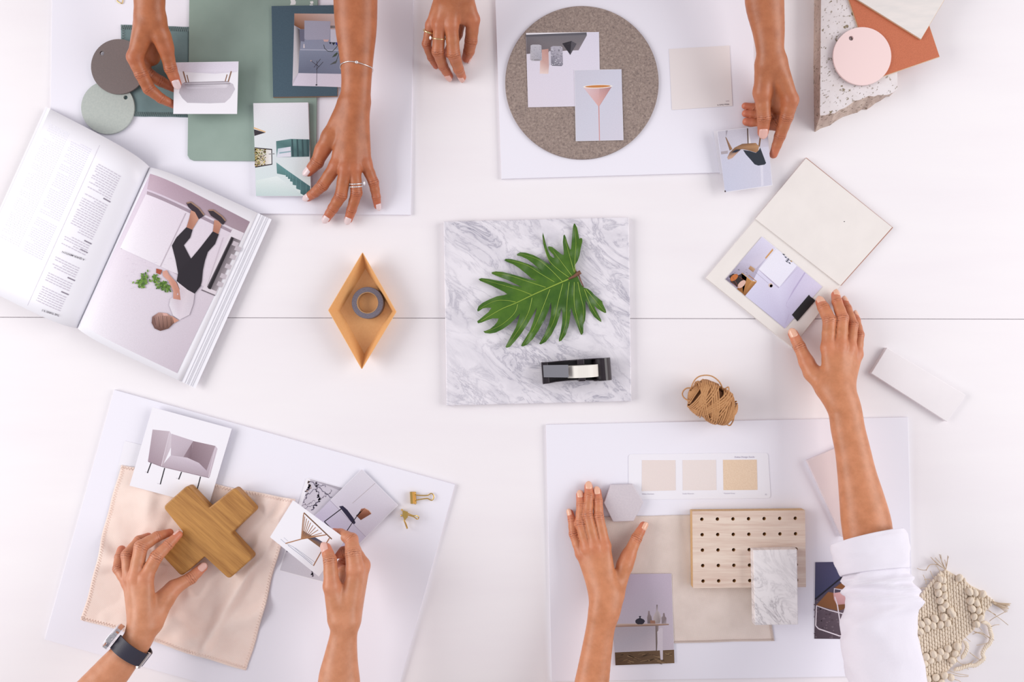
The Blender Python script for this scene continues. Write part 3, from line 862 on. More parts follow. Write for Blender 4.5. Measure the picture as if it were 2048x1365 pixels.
p.poly([(1085, 480), (1120, 472), (1160, 495), (1184, 528), (1080, 590), (1035, 545), (1040, 560)], [(150, 96, 74), (190, 130, 104), (170, 112, 88), (140, 86, 66), (110, 64, 46), (126, 76, 56), (120, 70, 52)])
p.line([(1120, 474), (1160, 496), (1184, 526)], 6, (226, 190, 172)); p.line([(1076, 505), (1040, 555)], 7, (40, 32, 38))
p.build(o)
o, pl = card('photo_card', [(586, 1001), (692, 1079), (637.5, 1154), (540, 1075)], [.070, .075, .073, .068], 'white photo card of a fan backed bench, held up between thumb and finger', 'photo card')
p = Print(pl, (500, 920, 4.876))
p.line([(300, 775), (345, 815), (420, 850), (610, 1010)], 4, (170, 176, 194)); p.line([(330, 760), (370, 795)], 3, (180, 186, 204)); p.line([(370, 835), (520, 950), (612, 1030)], 4, (150, 156, 180)); p.line([(440, 860), (630, 1000)], 3, (160, 166, 186))
p.poly([(500, 740), (515, 690), (560, 720), (640, 760), (710, 805), (700, 870), (570, 775)], [(60, 50, 60), (50, 46, 60), (70, 66, 84), (90, 86, 104), (84, 80, 98), (150, 112, 80), (140, 100, 70)])
for i, q in enumerate([(520, 540), (535, 555), (552, 575), (572, 595), (592, 615), (615, 640), (640, 660), (665, 685), (700, 715), (735, 733)]):
    p.line([(500 + i * 7, 775 - i * 2), q], 7, (170, 122, 88), True)
p.lift += .00001
p.line([(525, 518), (798, 776)], 11, (120, 82, 56)); p.line([(345, 818), (500, 775), (742, 733)], 10, (176, 126, 90)); p.line([(500, 775), (525, 520)], 8, (176, 128, 96)); p.line([(775, 765), (710, 870), (618, 1036)], 10, (168, 116, 80))
p.build(o)

# held photos of the upper pair
o, pl = card('photo_card', [(349, 125), (477, 123), (474, 228), (346.5, 228)], [.033, .030, .027, .030], 'photo card of an upside down pale grey sofa, held over the green board', 'photo card')
p = Print(pl, (100, 0, 4.55))
p.poly([(1135, 650), (1700, 648), (1700, 655), (1500, 672), (1300, 660)], (228, 222, 236))
p.poly([(1135, 572), (1712, 562), (1706, 650), (1300, 656), (1135, 640)], (234, 228, 242))
p.poly([(1185, 778), (1215, 754), (1620, 742), (1665, 765), (1684, 812), (1640, 890), (1590, 935), (1450, 941), (1250, 936), (1205, 895), (1174, 845)], [(196, 190, 200), (190, 184, 194), (190, 184, 194), (206, 200, 210), (208, 204, 214), (212, 206, 216), (206, 200, 210), (200, 196, 206), (196, 190, 200), (190, 184, 194), (190, 186, 196)])
p.poly([(1225, 780), (1260, 765), (1600, 758), (1645, 778), (1600, 800), (1250, 806)], [(176, 170, 180), (228, 224, 232), (228, 224, 232), (186, 180, 190), (220, 214, 224), (214, 208, 220)])
p.line([(1225, 772), (1640, 762)], 6, (140, 132, 142)); p.line([(1220, 752), (1620, 740)], 5, (150, 142, 150))
for a, b, w in (((1212, 650), (1240, 750), 12), ((1246, 682), (1262, 748), 9), ((1650, 648), (1622, 745), 12), ((1612, 678), (1594, 742), 9)): p.line([a, b], w, (150, 116, 96), True)
p.build(o)
card('blank_card', [(1427, 262), (1500, 254), (1512, 340), (1440, 348)], [.0066, .0066, .0066, .0066], 'thin blank white slip under the held chair photo', 'paper card')
o, pl = card('photo_card', [(1434.5, 263), (1533.5, 250.5), (1545, 371), (1450, 385)], [.022, .024, .017, .014], 'photo card of an upside down moulded wood chair, held by its corner', 'photo card')
p = Print(pl, (1320, 60, 4.016))
p.poly([(462, 816), (860, 768), (900, 1246), (522, 1302)], [(206, 204, 220), (212, 210, 226), (214, 212, 228), (206, 208, 228)])
p.poly([(462, 816), (860, 768), (872, 935), (495, 1000)], [(198, 194, 206), (212, 208, 222), (206, 202, 216), (204, 200, 214)])
p.poly([(528, 808), (545, 806), (530, 860)], (160, 154, 164)); p.poly([(488, 978), (545, 970), (545, 994), (492, 1000)], (176, 166, 172))
p.poly([(806, 1090), (828, 1080), (832, 1250), (812, 1256)], (226, 224, 238))
p.poly([(524, 858), (534, 866), (582, 958), (560, 970)], [(120, 96, 80), (150, 116, 92), (170, 130, 100), (130, 96, 74)]); p.poly([(698, 790), (708, 790), (712, 925), (704, 925)], (96, 74, 60)); p.poly([(710, 800), (735, 930), (712, 940)], (236, 232, 238)); p.poly([(800, 860), (812, 860), (802, 940), (790, 935)], (130, 96, 70))
p.poly([(560, 985), (600, 945), (660, 915), (730, 910), (770, 908), (795, 935), (790, 970), (770, 986), (720, 970), (665, 958), (620, 962), (575, 990)], [(120, 90, 66), (150, 112, 82), (130, 96, 70), (140, 102, 72), (176, 132, 96), (190, 146, 106), (180, 134, 96), (160, 116, 82), (140, 104, 74), (150, 112, 84), (120, 88, 66), (110, 80, 60)])
p.poly([(540, 1025), (560, 985), (600, 965), (650, 960), (620, 990), (580, 1030), (548, 1042)], [(196, 160, 140), (150, 116, 92), (60, 56, 66), (60, 56, 66), (190, 150, 128), (206, 168, 150), (200, 166, 148)])
p.poly([(575, 985), (610, 962), (650, 960), (610, 985)], (40, 44, 60))
p.poly([(668, 965), (720, 972), (770, 988), (795, 965), (805, 945), (852, 1070), (840, 1082), (790, 1090), (760, 1080), (735, 1050), (690, 1000)], (46, 52, 62))
p.poly([(518, 1290), (528, 1290), (529, 1303), (519, 1304)], (70, 50, 46))
p.build(o)

# ------------------------------------------------------------------ magazine
mag = thing('magazine', 'open magazine with a text page and a photo of a woman tending a plant', 'magazine', W(270, 500, 0))
A0 = Vector((300, 335)); A1 = Vector((155, 657)); DL = Vector((-205, -105)); DR = Vector((205, 96))
SP = A1 - A0
def mag_L(a, b, lift=0.0):        # a along spine 0..1, b px out to the left 0..1
    x = b * 230
    sh = 1 + .075 * (1 - math.exp(-x / 38)); aa = .5 + (a - .5) * sh
    q = A0 + SP * aa + DL * b * 1.0
    z = .0095 + .024 * math.sin(math.pi * min(b, 1) ** .72) ** 1.0 * (1 - .15 * a) + .0005
    return W(q.x, q.y, z + lift)
def mag_R(a, b, lift=0.0):
    x = b * 226
    sh = 1 + .05 * (1 - math.exp(-x / 30)); aa = .5 + (a - .5) * sh
    q = A0 + SP * aa + DR * b * 1.03
    z = .0155 + .010 * math.sin(math.pi * min(b, 1) ** .55) - .003 * math.exp(-x / 8)
    return W(q.x, q.y, z + lift)
def sheet(fn, b1, name, lift, nb=28, na=8, t=.0004):
    v, f = [], []
    for L in (lift, lift - t):
        for i in range(nb + 1):
            for j in range(na + 1): v.append(fn(j / na, (i / nb) ** 1.2 * b1, L))
    N = (nb + 1) * (na + 1)
    for i in range(nb):
        for j in range(na):
            q = [i * (na + 1) + j, (i + 1) * (na + 1) + j, (i + 1) * (na + 1) + j + 1, i * (na + 1) + j + 1]
            f.append(q); f.append([k + N for k in q[::-1]])
    ring = [i * (na + 1) for i in range(nb + 1)] + [nb * (na + 1) + j for j in range(1, na + 1)] + [i * (na + 1) + na for i in range(nb - 1, -1, -1)] + [j for j in range(na - 1, 0, -1)]
    for a, b in zip(ring, ring[1:] + ring[:1]): f.append([a, a + N, b + N, b])
    if (v[f[0][1]] - v[f[0][0]]).cross(v[f[0][2]] - v[f[0][1]]).z < 0: f = [q[::-1] for q in f]
    return mk(name, v, f, m_page, parent=mag, smooth=False)
pageL = sheet(mag_L, 1.0, 'page', 0); pageR = sheet(mag_R, 1.0, 'page', 0)
for q in (pageL, pageR): q.data.polygons.foreach_set('use_smooth', [True] * len(q.data.polygons))
for i, e in enumerate((1.012, 1.025, 1.045)): sheet(mag_L, e, 'under_page', -.0008 * (i + 1))
for i, e in enumerate((1.03, 1.05, 1.062, 1.085, 1.10, 1.135)): sheet(mag_R, e, 'under_page', -.0010 * (i + 1), t=.0006)
class SurfPrint(Print):
    def __init__(s, fn): s.fn = fn; s.v = []; s.f = []; s.c = []; s.lift = .0003
    def quad(s, a0, a1, b0, b1, col):
        k = len(s.v)
        s.v += [s.fn(a0, b0, s.lift), s.fn(a0, b1, s.lift), s.fn(a1, b1, s.lift), s.fn(a1, b0, s.lift)]
        P = s.v[k:]
        f = [k, k + 1, k + 2, k + 3]
        if (P[1] - P[0]).cross(P[2] - P[0]).z < 0: f = f[::-1]
        s.f.append(f); s.c += [C(*col)] * 4
# text columns on the left page: word-like dashes
tp = SurfPrint(mag_L); rnd = random.Random(11)
def column(b0, b1, a0, a1, pitch, col, skip=(), heads=()):
    a = a0; i = 0
    while a < a1:
        if i not in skip:
            b = b0; end = b1 if rnd.random() < .8 else b0 + (b1 - b0) * rnd.uniform(.45, .9)
            while b < end:
                w = rnd.uniform(.012, .036)
                tp.quad(a, a + pitch * .34, b, min(b + w, end), col)
                b += w + .008
        a += pitch; i += 1
column(.20, .43, .14, .94, .0132, (214, 207, 221), skip=(11, 12, 29, 30, 36, 37, 38, 39, 40, 46, 47, 52, 53))
column(.53, .72, .09, .73, .0118, (230, 227, 243), skip=(36, 37))
column(.76, .95, .07, .73, .0118, (238, 236, 248))
for a in (.285, .533, .585, .75, .833):     # small bold run-in heads
    tp.quad(a, a + .007, .19, .26, (150, 142, 156))
tp.quad(.05, .98, .478, .480, (214, 206, 220))
tp.build(pageL, 'body_text')
def mag_text(s, a, b, size, col, dirv):
    pl = (mag_L(a, b, .0004), Vector((0, 0, 1)))
    p1 = mag_L(a, b); p2 = mag_L(a, b + .12)
    pl = (p1 + Vector((0, 0, .0009)), (p2 - p1).cross(mag_L(a + .1, b) - p1).normalized())
    if pl[1].z < 0: pl = (pl[0], -pl[1])
    kz = S * (H - p1.z) / H
    o0 = (1024 + p1.x / kz, 682.5 - p1.y / kz)
    text(s, dirv, (dirv[1], -dirv[0]) if False else (-dirv[1], dirv[0]), o0, size, pl, pageL, col, bold=.012)
mag_text("THE THREE 'R.S", .955, .19, 5.4, (92, 86, 96), (-.955, -.297))
mag_text('A QUICK MENTION', .625, .19, 5.4, (92, 86, 96), (-.94, -.34))

# photo on the right page, mapped through page coordinates
def inv_R(px, py):
    a, b = .5, .5
    for _ in range(25):
        q = mag_R(a, b); k = S * (H - q.z) / H
        ex = px - (1024 + q.x / k); ey = py - (682.5 - q.y / k)
        q1 = mag_R(a + .01, b); k1 = S * (H - q1.z) / H; q2 = mag_R(a, b + .01); k2 = S * (H - q2.z) / H
        ax = ((1024 + q1.x / k1) - (1024 + q.x / k)) / .01; ay = ((682.5 - q1.y / k1) - (682.5 - q.y / k)) / .01
        bx = ((1024 + q2.x / k2) - (1024 + q.x / k)) / .01; by = ((682.5 - q2.y / k2) - (682.5 - q.y / k)) / .01
        D = ax * by - ay * bx
        if abs(D) < 1e-9: break
        a += (ex * by - ey * bx) / D; b += (ax * ey - ay * ex) / D
        b = min(max(b, .004), 1.2); a = min(max(a, -.2), 1.2)
    return a, b
class PagePrint(Print):
    def __init__(s, tf): s.ox, s.oy, s.k = tf; s.v = []; s.f = []; s.c = []; s.lift = .0003; s.n = Vector((0, 0, 1))
    def pt(s, x, y, lift=None):
        a, b = inv_R(s.ox + x / s.k, s.oy + y / s.k)
        return mag_R(a, b, s.lift)
    def grid(s, quad, cols, n=28):
        """bilinear quad (tl, tr, br, bl) in page (a, b) terms"""
        ab = [inv_R(s.ox + x / s.k, s.oy + y / s.k) for x, y in quad]
        k0 = len(s.v); cl = [C(*q) for q in cols]
        for i in range(n + 1):
            for j in range(n + 1):
                u, w = (i / n) ** 1.3, j / n
                def bl(q): return [(q[0][m] * (1 - u) + q[1][m] * u) * (1 - w) + (q[3][m] * (1 - u) + q[2][m] * u) * w for m in range(len(q[0]))]
                a, b = bl(ab); s.v.append(mag_R(a, b, s.lift)); s.c.append(tuple(bl(cl)))
        for i in range(n):
            for j in range(n):
                q = [k0 + i * (n + 1) + j, k0 + (i + 1) * (n + 1) + j, k0 + (i + 1) * (n + 1) + j + 1, k0 + i * (n + 1) + j + 1]
                P = [s.v[m] for m in q]
                if (P[1] - P[0]).cross(P[2] - P[0]).z < 0: q = q[::-1]
                s.f.append(q)
        s.lift += .00012
    def poly(s, pts, col, keep=False):
        super().poly(pts, col, True)
        if not keep: s.lift += .00004
        return s
p = PagePrint((240, 340, 3.1023))
p.grid([(186, 24), (806, 322), (354, 1262), (-262, 935)], [(214, 196, 214), (226, 216, 226), (208, 196, 208), (244, 240, 248)])
p.grid([(186, 24), (806, 322), (770, 396), (168, 120)], [(186, 160, 176), (160, 138, 150), (168, 148, 158), (196, 172, 188)])
p.grid([(168, 132), (700, 378), (690, 400), (166, 156)], [(168, 150, 164)] * 4)
p.grid([(160, 150), (690, 392), (545, 735), (0, 485)], [(234, 224, 236), (226, 214, 226), (224, 212, 222), (246, 242, 250)])
p.grid([(700, 362), (770, 392), (590, 780), (510, 742)], [(230, 222, 230), (228, 220, 228), (224, 214, 222), (226, 216, 224)])
p.grid([(690, 414), (750, 440), (598, 754), (540, 728)], [(84, 76, 84), (150, 140, 146), (170, 160, 166), (70, 62, 70)])
p.poly([(694, 418), (706, 424), (562, 742), (545, 735)], (40, 34, 40))
for a in ((705, 440), (720, 470), (690, 520), (660, 580), (630, 640), (610, 690)):
    p.poly([(a[0], a[1]), (a[0] + 34, a[1] + 14), (a[0] + 24, a[1] + 40), (a[0] - 12, a[1] + 26)], (200, 190, 198), True)
p.lift += .00004
p.line([(408, 268), (250, 600)], 2.5, (180, 166, 176)); p.line([(5, 487), (360, 650)], 3, (170, 156, 166)); p.line([(640, 420), (540, 720)], 2, (200, 188, 198)); p.line([(505, 745), (590, 780)], 6, (110, 100, 108))
p.poly([(225, 612), (262, 622), (250, 650), (224, 640)], (170, 84, 60))
p.poly([(411, 205), (440, 196), (490, 235), (524, 282), (490, 306), (455, 262), (425, 232)], (58, 46, 56)); p.line([(415, 206), (440, 200), (490, 238), (522, 280)], 9, (160, 128, 110))
p.poly([(545, 252), (575, 248), (630, 285), (656, 318), (640, 342), (610, 315), (565, 285)], (56, 46, 54)); p.line([(550, 250), (580, 250), (632, 288), (655, 316)], 9, (160, 126, 108))
p.poly([(440, 250), (465, 262), (488, 305), (448, 372), (412, 358), (430, 300)], [(206, 152, 130)] * 3 + [(180, 124, 104)] * 3)
p.poly([(585, 310), (612, 318), (630, 340), (610, 398), (576, 384)], [(200, 144, 122)] * 3 + [(176, 120, 100)] * 2)
p.poly([(412, 356), (450, 372), (436, 420), (396, 468), (440, 552), (392, 640), (360, 640), (345, 560), (322, 470), (350, 420)], (44, 38, 46))
p.poly([(576, 382), (613, 400), (590, 460), (545, 510), (528, 560), (515, 620), (508, 690), (500, 722), (460, 772), (420, 750), (352, 690), (362, 630), (440, 552), (500, 480)], (42, 36, 44))
p.poly([(352, 692), (420, 745), (462, 768), (455, 830), (430, 900), (370, 930), (330, 905), (305, 840), (312, 800), (350, 780), (370, 740)], [(226, 214, 222), (220, 208, 216), (214, 202, 212), (214, 204, 214), (222, 212, 222), (228, 218, 228), (232, 224, 232), (232, 226, 234), (224, 214, 222), (210, 196, 206), (214, 200, 208)])
p.poly([(262, 632), (290, 622), (305, 650), (350, 700), (368, 740), (376, 808), (330, 800), (330, 750), (300, 690), (268, 660)], [(220, 164, 148), (214, 158, 142), (210, 152, 134), (206, 146, 126), (196, 136, 116), (190, 130, 110), (206, 148, 130), (216, 160, 142), (222, 168, 150), (220, 166, 150)])
p.poly([(318, 905), (366, 935), (330, 955), (305, 960)], (206, 150, 130))
p.poly([(200, 912), (240, 885), (290, 890), (325, 915), (336, 950), (300, 985), (250, 1000), (215, 985), (196, 950)], [(130, 96, 90), (190, 150, 140), (206, 160, 146), (170, 128, 112), (120, 84, 74), (110, 76, 66), (104, 72, 64), (112, 80, 74), (120, 88, 80)])
for i in range(9): p.line([(212 + i * 13, 905 + abs(i - 4) * 3), (222 + i * 12, 985 - abs(i - 4) * 5)], 2.5, (150, 112, 100) if i % 2 else (92, 62, 56), True)
p.lift += .00004
p.poly([(262, 888), (290, 892), (300, 905), (270, 905)], (220, 174, 164))
rr = random.Random(21)
for cx, cy, n, sx, sy in ((150, 670, 46, 26, 34), (120, 700, 22, 32, 22), (215, 680, 40, 34, 26), (265, 715, 50, 34, 26), (290, 740, 24, 24, 18), (140, 720, 16, 16, 16)):
    for _ in range(n):
        x = cx + rr.gauss(0, sx * .5); y = cy + rr.gauss(0, sy * .5); a = rr.uniform(0, 3.14)
        p.ell(x, y, 9, 5, rr.choice([(92, 130, 52), (110, 150, 60), (70, 104, 44), (132, 166, 76)]), a, True, 6)
p.lift += .00004
p.dots(50, (20, 540, 330, 760), 3, [(206, 194, 208), (220, 210, 222)], 13)
p.build(pageR)

# ------------------------------------------------------------------ copper diamond tray and washi tape
Zr = .030
tray = thing('diamond_tray', 'folded copper coloured diamond shaped tray holding a roll of tape', 'tray', W(725, 622, 0))
rim = [W(725, 506, Zr), W(792, 624, Zr), W(723.5, 738, Zr), W(657, 621, Zr)]
flo = [W(731, 537.6, .001), W(783, 622.5, .001), W(728.6, 707.5, .001), W(680.5, 622, .001)]
for i in range(4):
    j = (i + 1) % 4
    c = (flo[0] + flo[1] + flo[2] + flo[3]) / 4
    a, b, d, e = flo[i], flo[j], rim[j], rim[i]
    n = (b - a).cross(e - a).normalized()
    if n.dot(c - a) < 0: n = -n
    t = n * .0007
    v = [a, b, d, e, a - t, b - t, d - t, e - t]
    v = [q + Vector((0, 0, .0007)) if k in (4, 5) else q for k, q in enumerate(v)]
    f = [[0, 1, 2, 3], [7, 6, 5, 4], [3, 2, 6, 7], [1, 0, 4, 5], [0, 3, 7, 4], [2, 1, 5, 6]]
    mk('tray_side', v, f, m_copper, parent=tray)
v = flo + [q - Vector((0, 0, .001)) for q in flo]
mk('tray_base', v, [[3, 2, 1, 0], [4, 5, 6, 7], [0, 1, 5, 4], [1, 2, 6, 5], [2, 3, 7, 6], [3, 0, 4, 7]], m_copper, parent=tray)
roll = thing('tape_roll', 'small roll of dark grey paper tape in the copper tray', 'tape roll', W(736, 607, .0012))
ctr = W(735, 606, .016)
def annulus(c, ro, ri, z0, z1, n=56, bev=.0006):
    prof = [(ri, z0), (ri, z1 - bev * .3), (ri + bev * .3, z1), (ro - bev, z1), (ro, z1 - bev), (ro, z0)]
    v, f = [], []
    for i in range(n):
        a = 2 * math.pi * i / n
        v += [(c[0] + r * math.cos(a), c[1] + r * math.sin(a), z) for r, z in prof]
    m = len(prof)
    for i in range(n):
        for k in range(m):
            f.append([i * m + k, i * m + (k + 1) % m, ((i + 1) % n) * m + (k + 1) % m, ((i + 1) % n) * m + k][::-1])
    return v, f
g = annulus(ctr, .0236, .0160, .0012, .016); mk('tape', g[0], g[1], m_washi, parent=roll)
g = annulus(ctr, .0160, .0150, .0012, .0163, bev=.0003); mk('cardboard_core', g[0], g[1], m_kraft, parent=roll)

# ------------------------------------------------------------------ notebook
nb = thing('notebook', 'open cream notebook with a photo taped to its lower page', 'notebook', W(1600, 510, 0))
def leafset(c, z0, z1, n, mat, name, edge=None):
    for i in range(n):
        a = z0 + (z1 - z0) * i / n; b = z0 + (z1 - z0) * (i + 1) / n - .0001
        d = (n - 1 - i) * .6
        cc = [(x + (x - 1600) * .002 * d, y + (y - 510) * .002 * d) for x, y in c]
        v, f = plate_geo(pxy(cc, b), a, b)
        mk(name, v, f, mat, parent=nb)
v, f = plate_geo(pxy([(1612.5, 315.5), (1786, 455.5), (1682, 572), (1511, 438)], .0012), 0, .0012); mk('cover', v, f, M('kraft_cover', C(176, 116, 92), .7), parent=nb)
v, f = plate_geo(pxy([(1511, 438), (1682, 572), (1584.5, 697), (1411, 557)], .0012), 0, .0012); mk('cover', v, f, m_cream, parent=nb)
leafset([(1612, 317), (1784, 455), (1681, 571), (1511, 438)], .0013, .0075, 3, m_cream, 'leaf_block')
leafset([(1511.5, 438.5), (1681, 571.5), (1584, 695), (1412, 556)], .0013, .0055, 3, m_cream, 'leaf_block')
# the upper page dips into the gutter
v, f = plate_geo(pxy([(1690, 443.0), (1688.6, 442.6), (1687.5, 443.6), (1689, 444.4)], .0078), .0075, .0077); mk('ink_spot', v, f, m_blacktape, parent=nb)
o, pl = card('photo_card', [(1525, 473.5), (1643, 572), (1570.5, 657.5), (1450.5, 558.5)], .0062, 'photo of a wall cupboard and chair, taped into the notebook', 'photo card')
p = Print(pl, (1440, 460, 6.5))
p.poly([(545, 88), (1318, 728), (842, 1284), (70, 642)], [(222, 220, 242), (220, 210, 236), (200, 192, 222), (150, 140, 160)])
p.poly([(545, 88), (720, 235), (470, 500), (250, 430)], [(226, 222, 244), (228, 222, 242), (214, 206, 224), (196, 190, 212)])
p.poly([(310, 390), (470, 500), (250, 760), (70, 642)], [(206, 200, 222), (200, 192, 212), (120, 110, 120), (130, 120, 140)])
p.dots(90, (90, 480, 420, 720), 10, [(176, 168, 186), (150, 142, 160), (206, 200, 218)], 15, [(330, 410), (430, 500), (330, 600), (110, 640), (80, 640)])
p.poly([(500, 520), (760, 760), (1020, 480), (1330, 740), (850, 1275), (330, 860)], [(226, 222, 244), (222, 218, 242), (216, 208, 234), (222, 214, 238), (200, 194, 224), (218, 216, 240)])
p.poly([(720, 235), (1000, 470), (772, 745), (495, 512)], [(240, 238, 250), (240, 238, 252), (238, 236, 250), (242, 240, 252)])
p.line([(730, 245), (500, 510), (772, 748), (1002, 474)], 4, (206, 200, 224)); p.line([(1010, 490), (790, 740)], 3, (200, 194, 220))
p.poly([(685, 242), (692, 268), (596, 378), (586, 364)], (214, 160, 100))
p.poly([(1100, 550), (1112, 560), (960, 800), (880, 925), (858, 985), (866, 950), (950, 780)], (190, 178, 212))
p.line([(858, 985), (890, 1020)], 4, (196, 184, 216)); p.line([(900, 1095), (850, 1230)], 5, (196, 184, 214))
p.poly([(395, 466), (458, 510), (430, 552), (370, 505)], [(196, 156, 120), (206, 168, 134), (170, 128, 92), (160, 118, 84)])
p.line([(455, 545), (630, 695)], 3, (170, 160, 180)); p.ell(658, 722, 28, 28, (214, 190, 178), keep=True); p.ell(666, 730, 20, 20, (224, 204, 200))
p.poly([(120, 600), (170, 570), (240, 590), (300, 560), (340, 620), (250, 760), (140, 680)], (50, 40, 40))
p.poly([(280, 558), (412, 664), (300, 832), (220, 770), (350, 610)], [(196, 140, 84), (186, 130, 74), (160, 104, 52), (140, 90, 46), (120, 78, 44)])
p.poly([(412, 664), (476, 680), (400, 770), (326, 858), (296, 832)], [(206, 150, 92), (170, 112, 58), (150, 96, 48), (140, 88, 44), (150, 98, 50)])
p.line([(372, 590), (476, 672)], 9, (180, 124, 72)); p.line([(282, 560), (412, 664), (476, 678)], 8, (222, 178, 130))
p.ell(184, 620, 60, 34, (200, 116, 60), -.7); p.ell(282, 706, 66, 34, (226, 186, 170), -.78)
for a, b in (((150, 590), (240, 740)), ((200, 575), (320, 660)), ((130, 650), (220, 745))): p.line([a, b], 4, (150, 80, 56), True)
for a in ((830, 320), (855, 355), (880, 395), (905, 430), (890, 380), (925, 405), (868, 410)): p.poly([(a[0] - 22, a[1] - 10), (a[0] + 6, a[1] - 6), (a[0] + 14, a[1] + 18), (a[0] - 4, a[1] + 8)], (70, 74, 90), True)
p.lift += .00001
p.poly([(915, 395), (940, 410), (925, 420)], (206, 160, 100))
p.build(o)
v, f = plate_geo(pxy([(1618, 590), (1621, 594), (1627, 598), (1630.6, 602), (1595, 643), (1590, 637), (1584, 630)], .0068), .0063, .0067)
mk('tape_strip', v, f, m_blacktape, label='short strip of black cloth tape on the notebook photo', cat='tape strip')

# ------------------------------------------------------------------ marble tile, leaf, tape dispenser
Zm = .010
plate('marble_tile', [(887, 443), (1257.5, 434.5), (1263, 803), (893, 812)], 0, Zm, m_marble, bevel=.0012,
      label='large square grey veined marble tile under the green leaf', cat='stone tile')
LO = [(940,360),(965,320),(978,280),(985,235),(997,185),(995,165),(985,162),(975,168),(968,130),(960,90),(945,62),(938,60),(932,80),(926,130),(922,190),(918,235),(912,245),(903,225),(890,190),(882,160),(872,137),(864,145),(860,190),(866,250),(866,282),(850,275),(830,260),(805,240),(785,225),(765,220),(755,225),(760,240),(775,260),(795,280),(802,302),(790,300),(772,285),(755,250),(740,200),(728,150),(720,122),(717,150),(722,200),(735,250),(750,295),(765,330),(778,355),(745,335),(700,305),(650,280),(600,265),(560,262),(538,275),(540,285),(570,292),(610,310),(650,340),(690,375),(728,404),(680,372),(620,345),(560,325),(500,310),(460,308),(450,318),(470,330),(510,345),(550,370),(600,410),(640,445),(678,462),(620,450),(560,432),(500,415),(440,400),(390,396),(362,402),(362,412),(390,425),(430,440),(480,460),(530,485),(575,507),(510,492),(450,470),(400,460),(340,448),(290,443),(270,450),(280,462),(320,478),(360,495),(410,520),(450,540),(470,555),(450,562),(400,570),(350,590),(300,615),(270,640),(260,665),(264,678),(280,670),(300,655),(330,650),(360,652),(340,680),(310,705),(280,730),(260,745),(266,760),(290,755),(330,738),(370,725),(410,726),(400,750),(380,775),(350,800),(320,812),(303,815),(315,828),(350,832),(390,825),(440,800),(490,765),(530,725),(560,692),(550,730),(530,790),(500,845),(470,900),(458,925),(465,932),(490,925),(530,880),(570,830),(610,770),(650,700),(678,648),(670,690),(655,740),(630,810),(600,860),(575,900),(567,918),(580,922),(610,910),(650,870),(690,810),(730,740),(760,670),(777,612),(780,650),(775,710),(760,770),(730,840),(705,885),(694,903),(705,908),(740,890),(780,840),(815,770),(840,700),(850,650),(858,690),(855,760),(845,820),(832,870),(832,888),(850,882),(880,840),(900,780),(912,710),(920,648),(930,690),(950,750),(970,800),(985,835),(992,842),(1003,825),(1003,770),(1015,740),(1020,690),(1018,600),(1030,620),(1050,670),(1080,715),(1110,740),(1130,752),(1128,735),(1105,690),(1085,655),(1078,632),(1100,655),(1130,675),(1155,688),(1164,685),(1160,665),(1140,625),(1135,605),(1110,585),(1080,560),(1058,535),(1035,518),(1008,510),(990,490),(972,450),(962,425),(948,395)]
VE = [[(965,412),(900,450),(820,485),(740,520),(640,565),(530,618),(440,655),(360,700),(285,745)],
      [(945,400),(945,300),(952,200),(945,90)], [(940,405),(905,280),(875,165)], [(925,430),(850,330),(790,250)], [(905,440),(800,360),(750,290),(722,160)],
      [(860,470),(760,370),(680,310),(560,272)], [(800,470),(700,410),(600,350),(470,316)], [(740,508),(600,462),(500,430),(375,405)], [(640,560),(560,528),(450,495),(290,452)],
      [(530,612),(470,600),(380,605),(275,660)], [(545,625),(520,690),(430,770),(320,820)], [(645,580),(620,680),(560,790),(470,920)], [(770,520),(720,650),(660,790),(580,912)],
      [(860,480),(825,620),(790,760),(705,898)], [(905,470),(890,600),(880,760),(840,880)], [(940,470),(940,620),(965,740),(992,835)], [(965,470),(985,570),(1005,660),(1000,760)],
      [(1010,520),(1040,600),(1080,680),(1125,745)], [(1020,520),(1070,580),(1110,630),(1158,684)]]
def lw(x, y): return (880 + x / 3.5, 430 + y / 3.5)
def segd(p, a, b):
    a = Vector(a); b = Vector(b); p = Vector(p); d = b - a
    t = max(0, min(1, (p - a).dot(d) / d.length_squared)); return (a + d * t - p).length
veins_px = [[lw(*q) for q in v_] for v_ in VE]
def leaf_z(x, y):
    dm = min(segd((x, y), a, b) for a, b in zip(veins_px[0][:-1], veins_px[0][1:]))
    dv = min(segd((x, y), a, b) for v_ in veins_px for a, b in zip(v_[:-1], v_[1:]))
    r = math.hypot(x - 1100, y - 575)
    return Zm + .0025 + .006 * math.exp(-(dm / 55) ** 2) - .0008 * math.exp(-(dv / 2.2) ** 2) + .0022 * math.sin(x * .11 + y * .06) * min(1, dm / 40) + .0018 * math.sin(y * .12 - x * .05) * min(1, dm / 50) + .002
lp = [lw(*q) for q in LO]
ex = []
for gx in range(952, 1216, 4):
    for gy in range(446, 700, 4):
        if inside((gx + (gy % 8) * .25, gy), lp):
            if min(segd((gx, gy), lp[i], lp[(i + 1) % len(lp)]) for i in range(len(lp))) > 1.3: ex.append((gx + (gy % 8) * .25, gy))
poly = lp if area2(lp) > 0 else lp[::-1]
V2, F2 = tri(poly, (), ex)
verts = []
for x, y in V2:
    verts.append(W(x, y, leaf_z(x, y)))
n2 = len(verts)
verts += [q - Vector((0, 0, .0006)) for q in verts]
faces = [f[::-1] for f in F2] + [[i + n2 for i in f] for f in F2]
leaf = thing('philodendron_leaf', 'glossy green deeply lobed leaf lying on the marble tile', 'leaf', W(1085, 575, Zm))
mk('leaf_blade', verts, faces, m_leaf, parent=leaf, smooth=True)
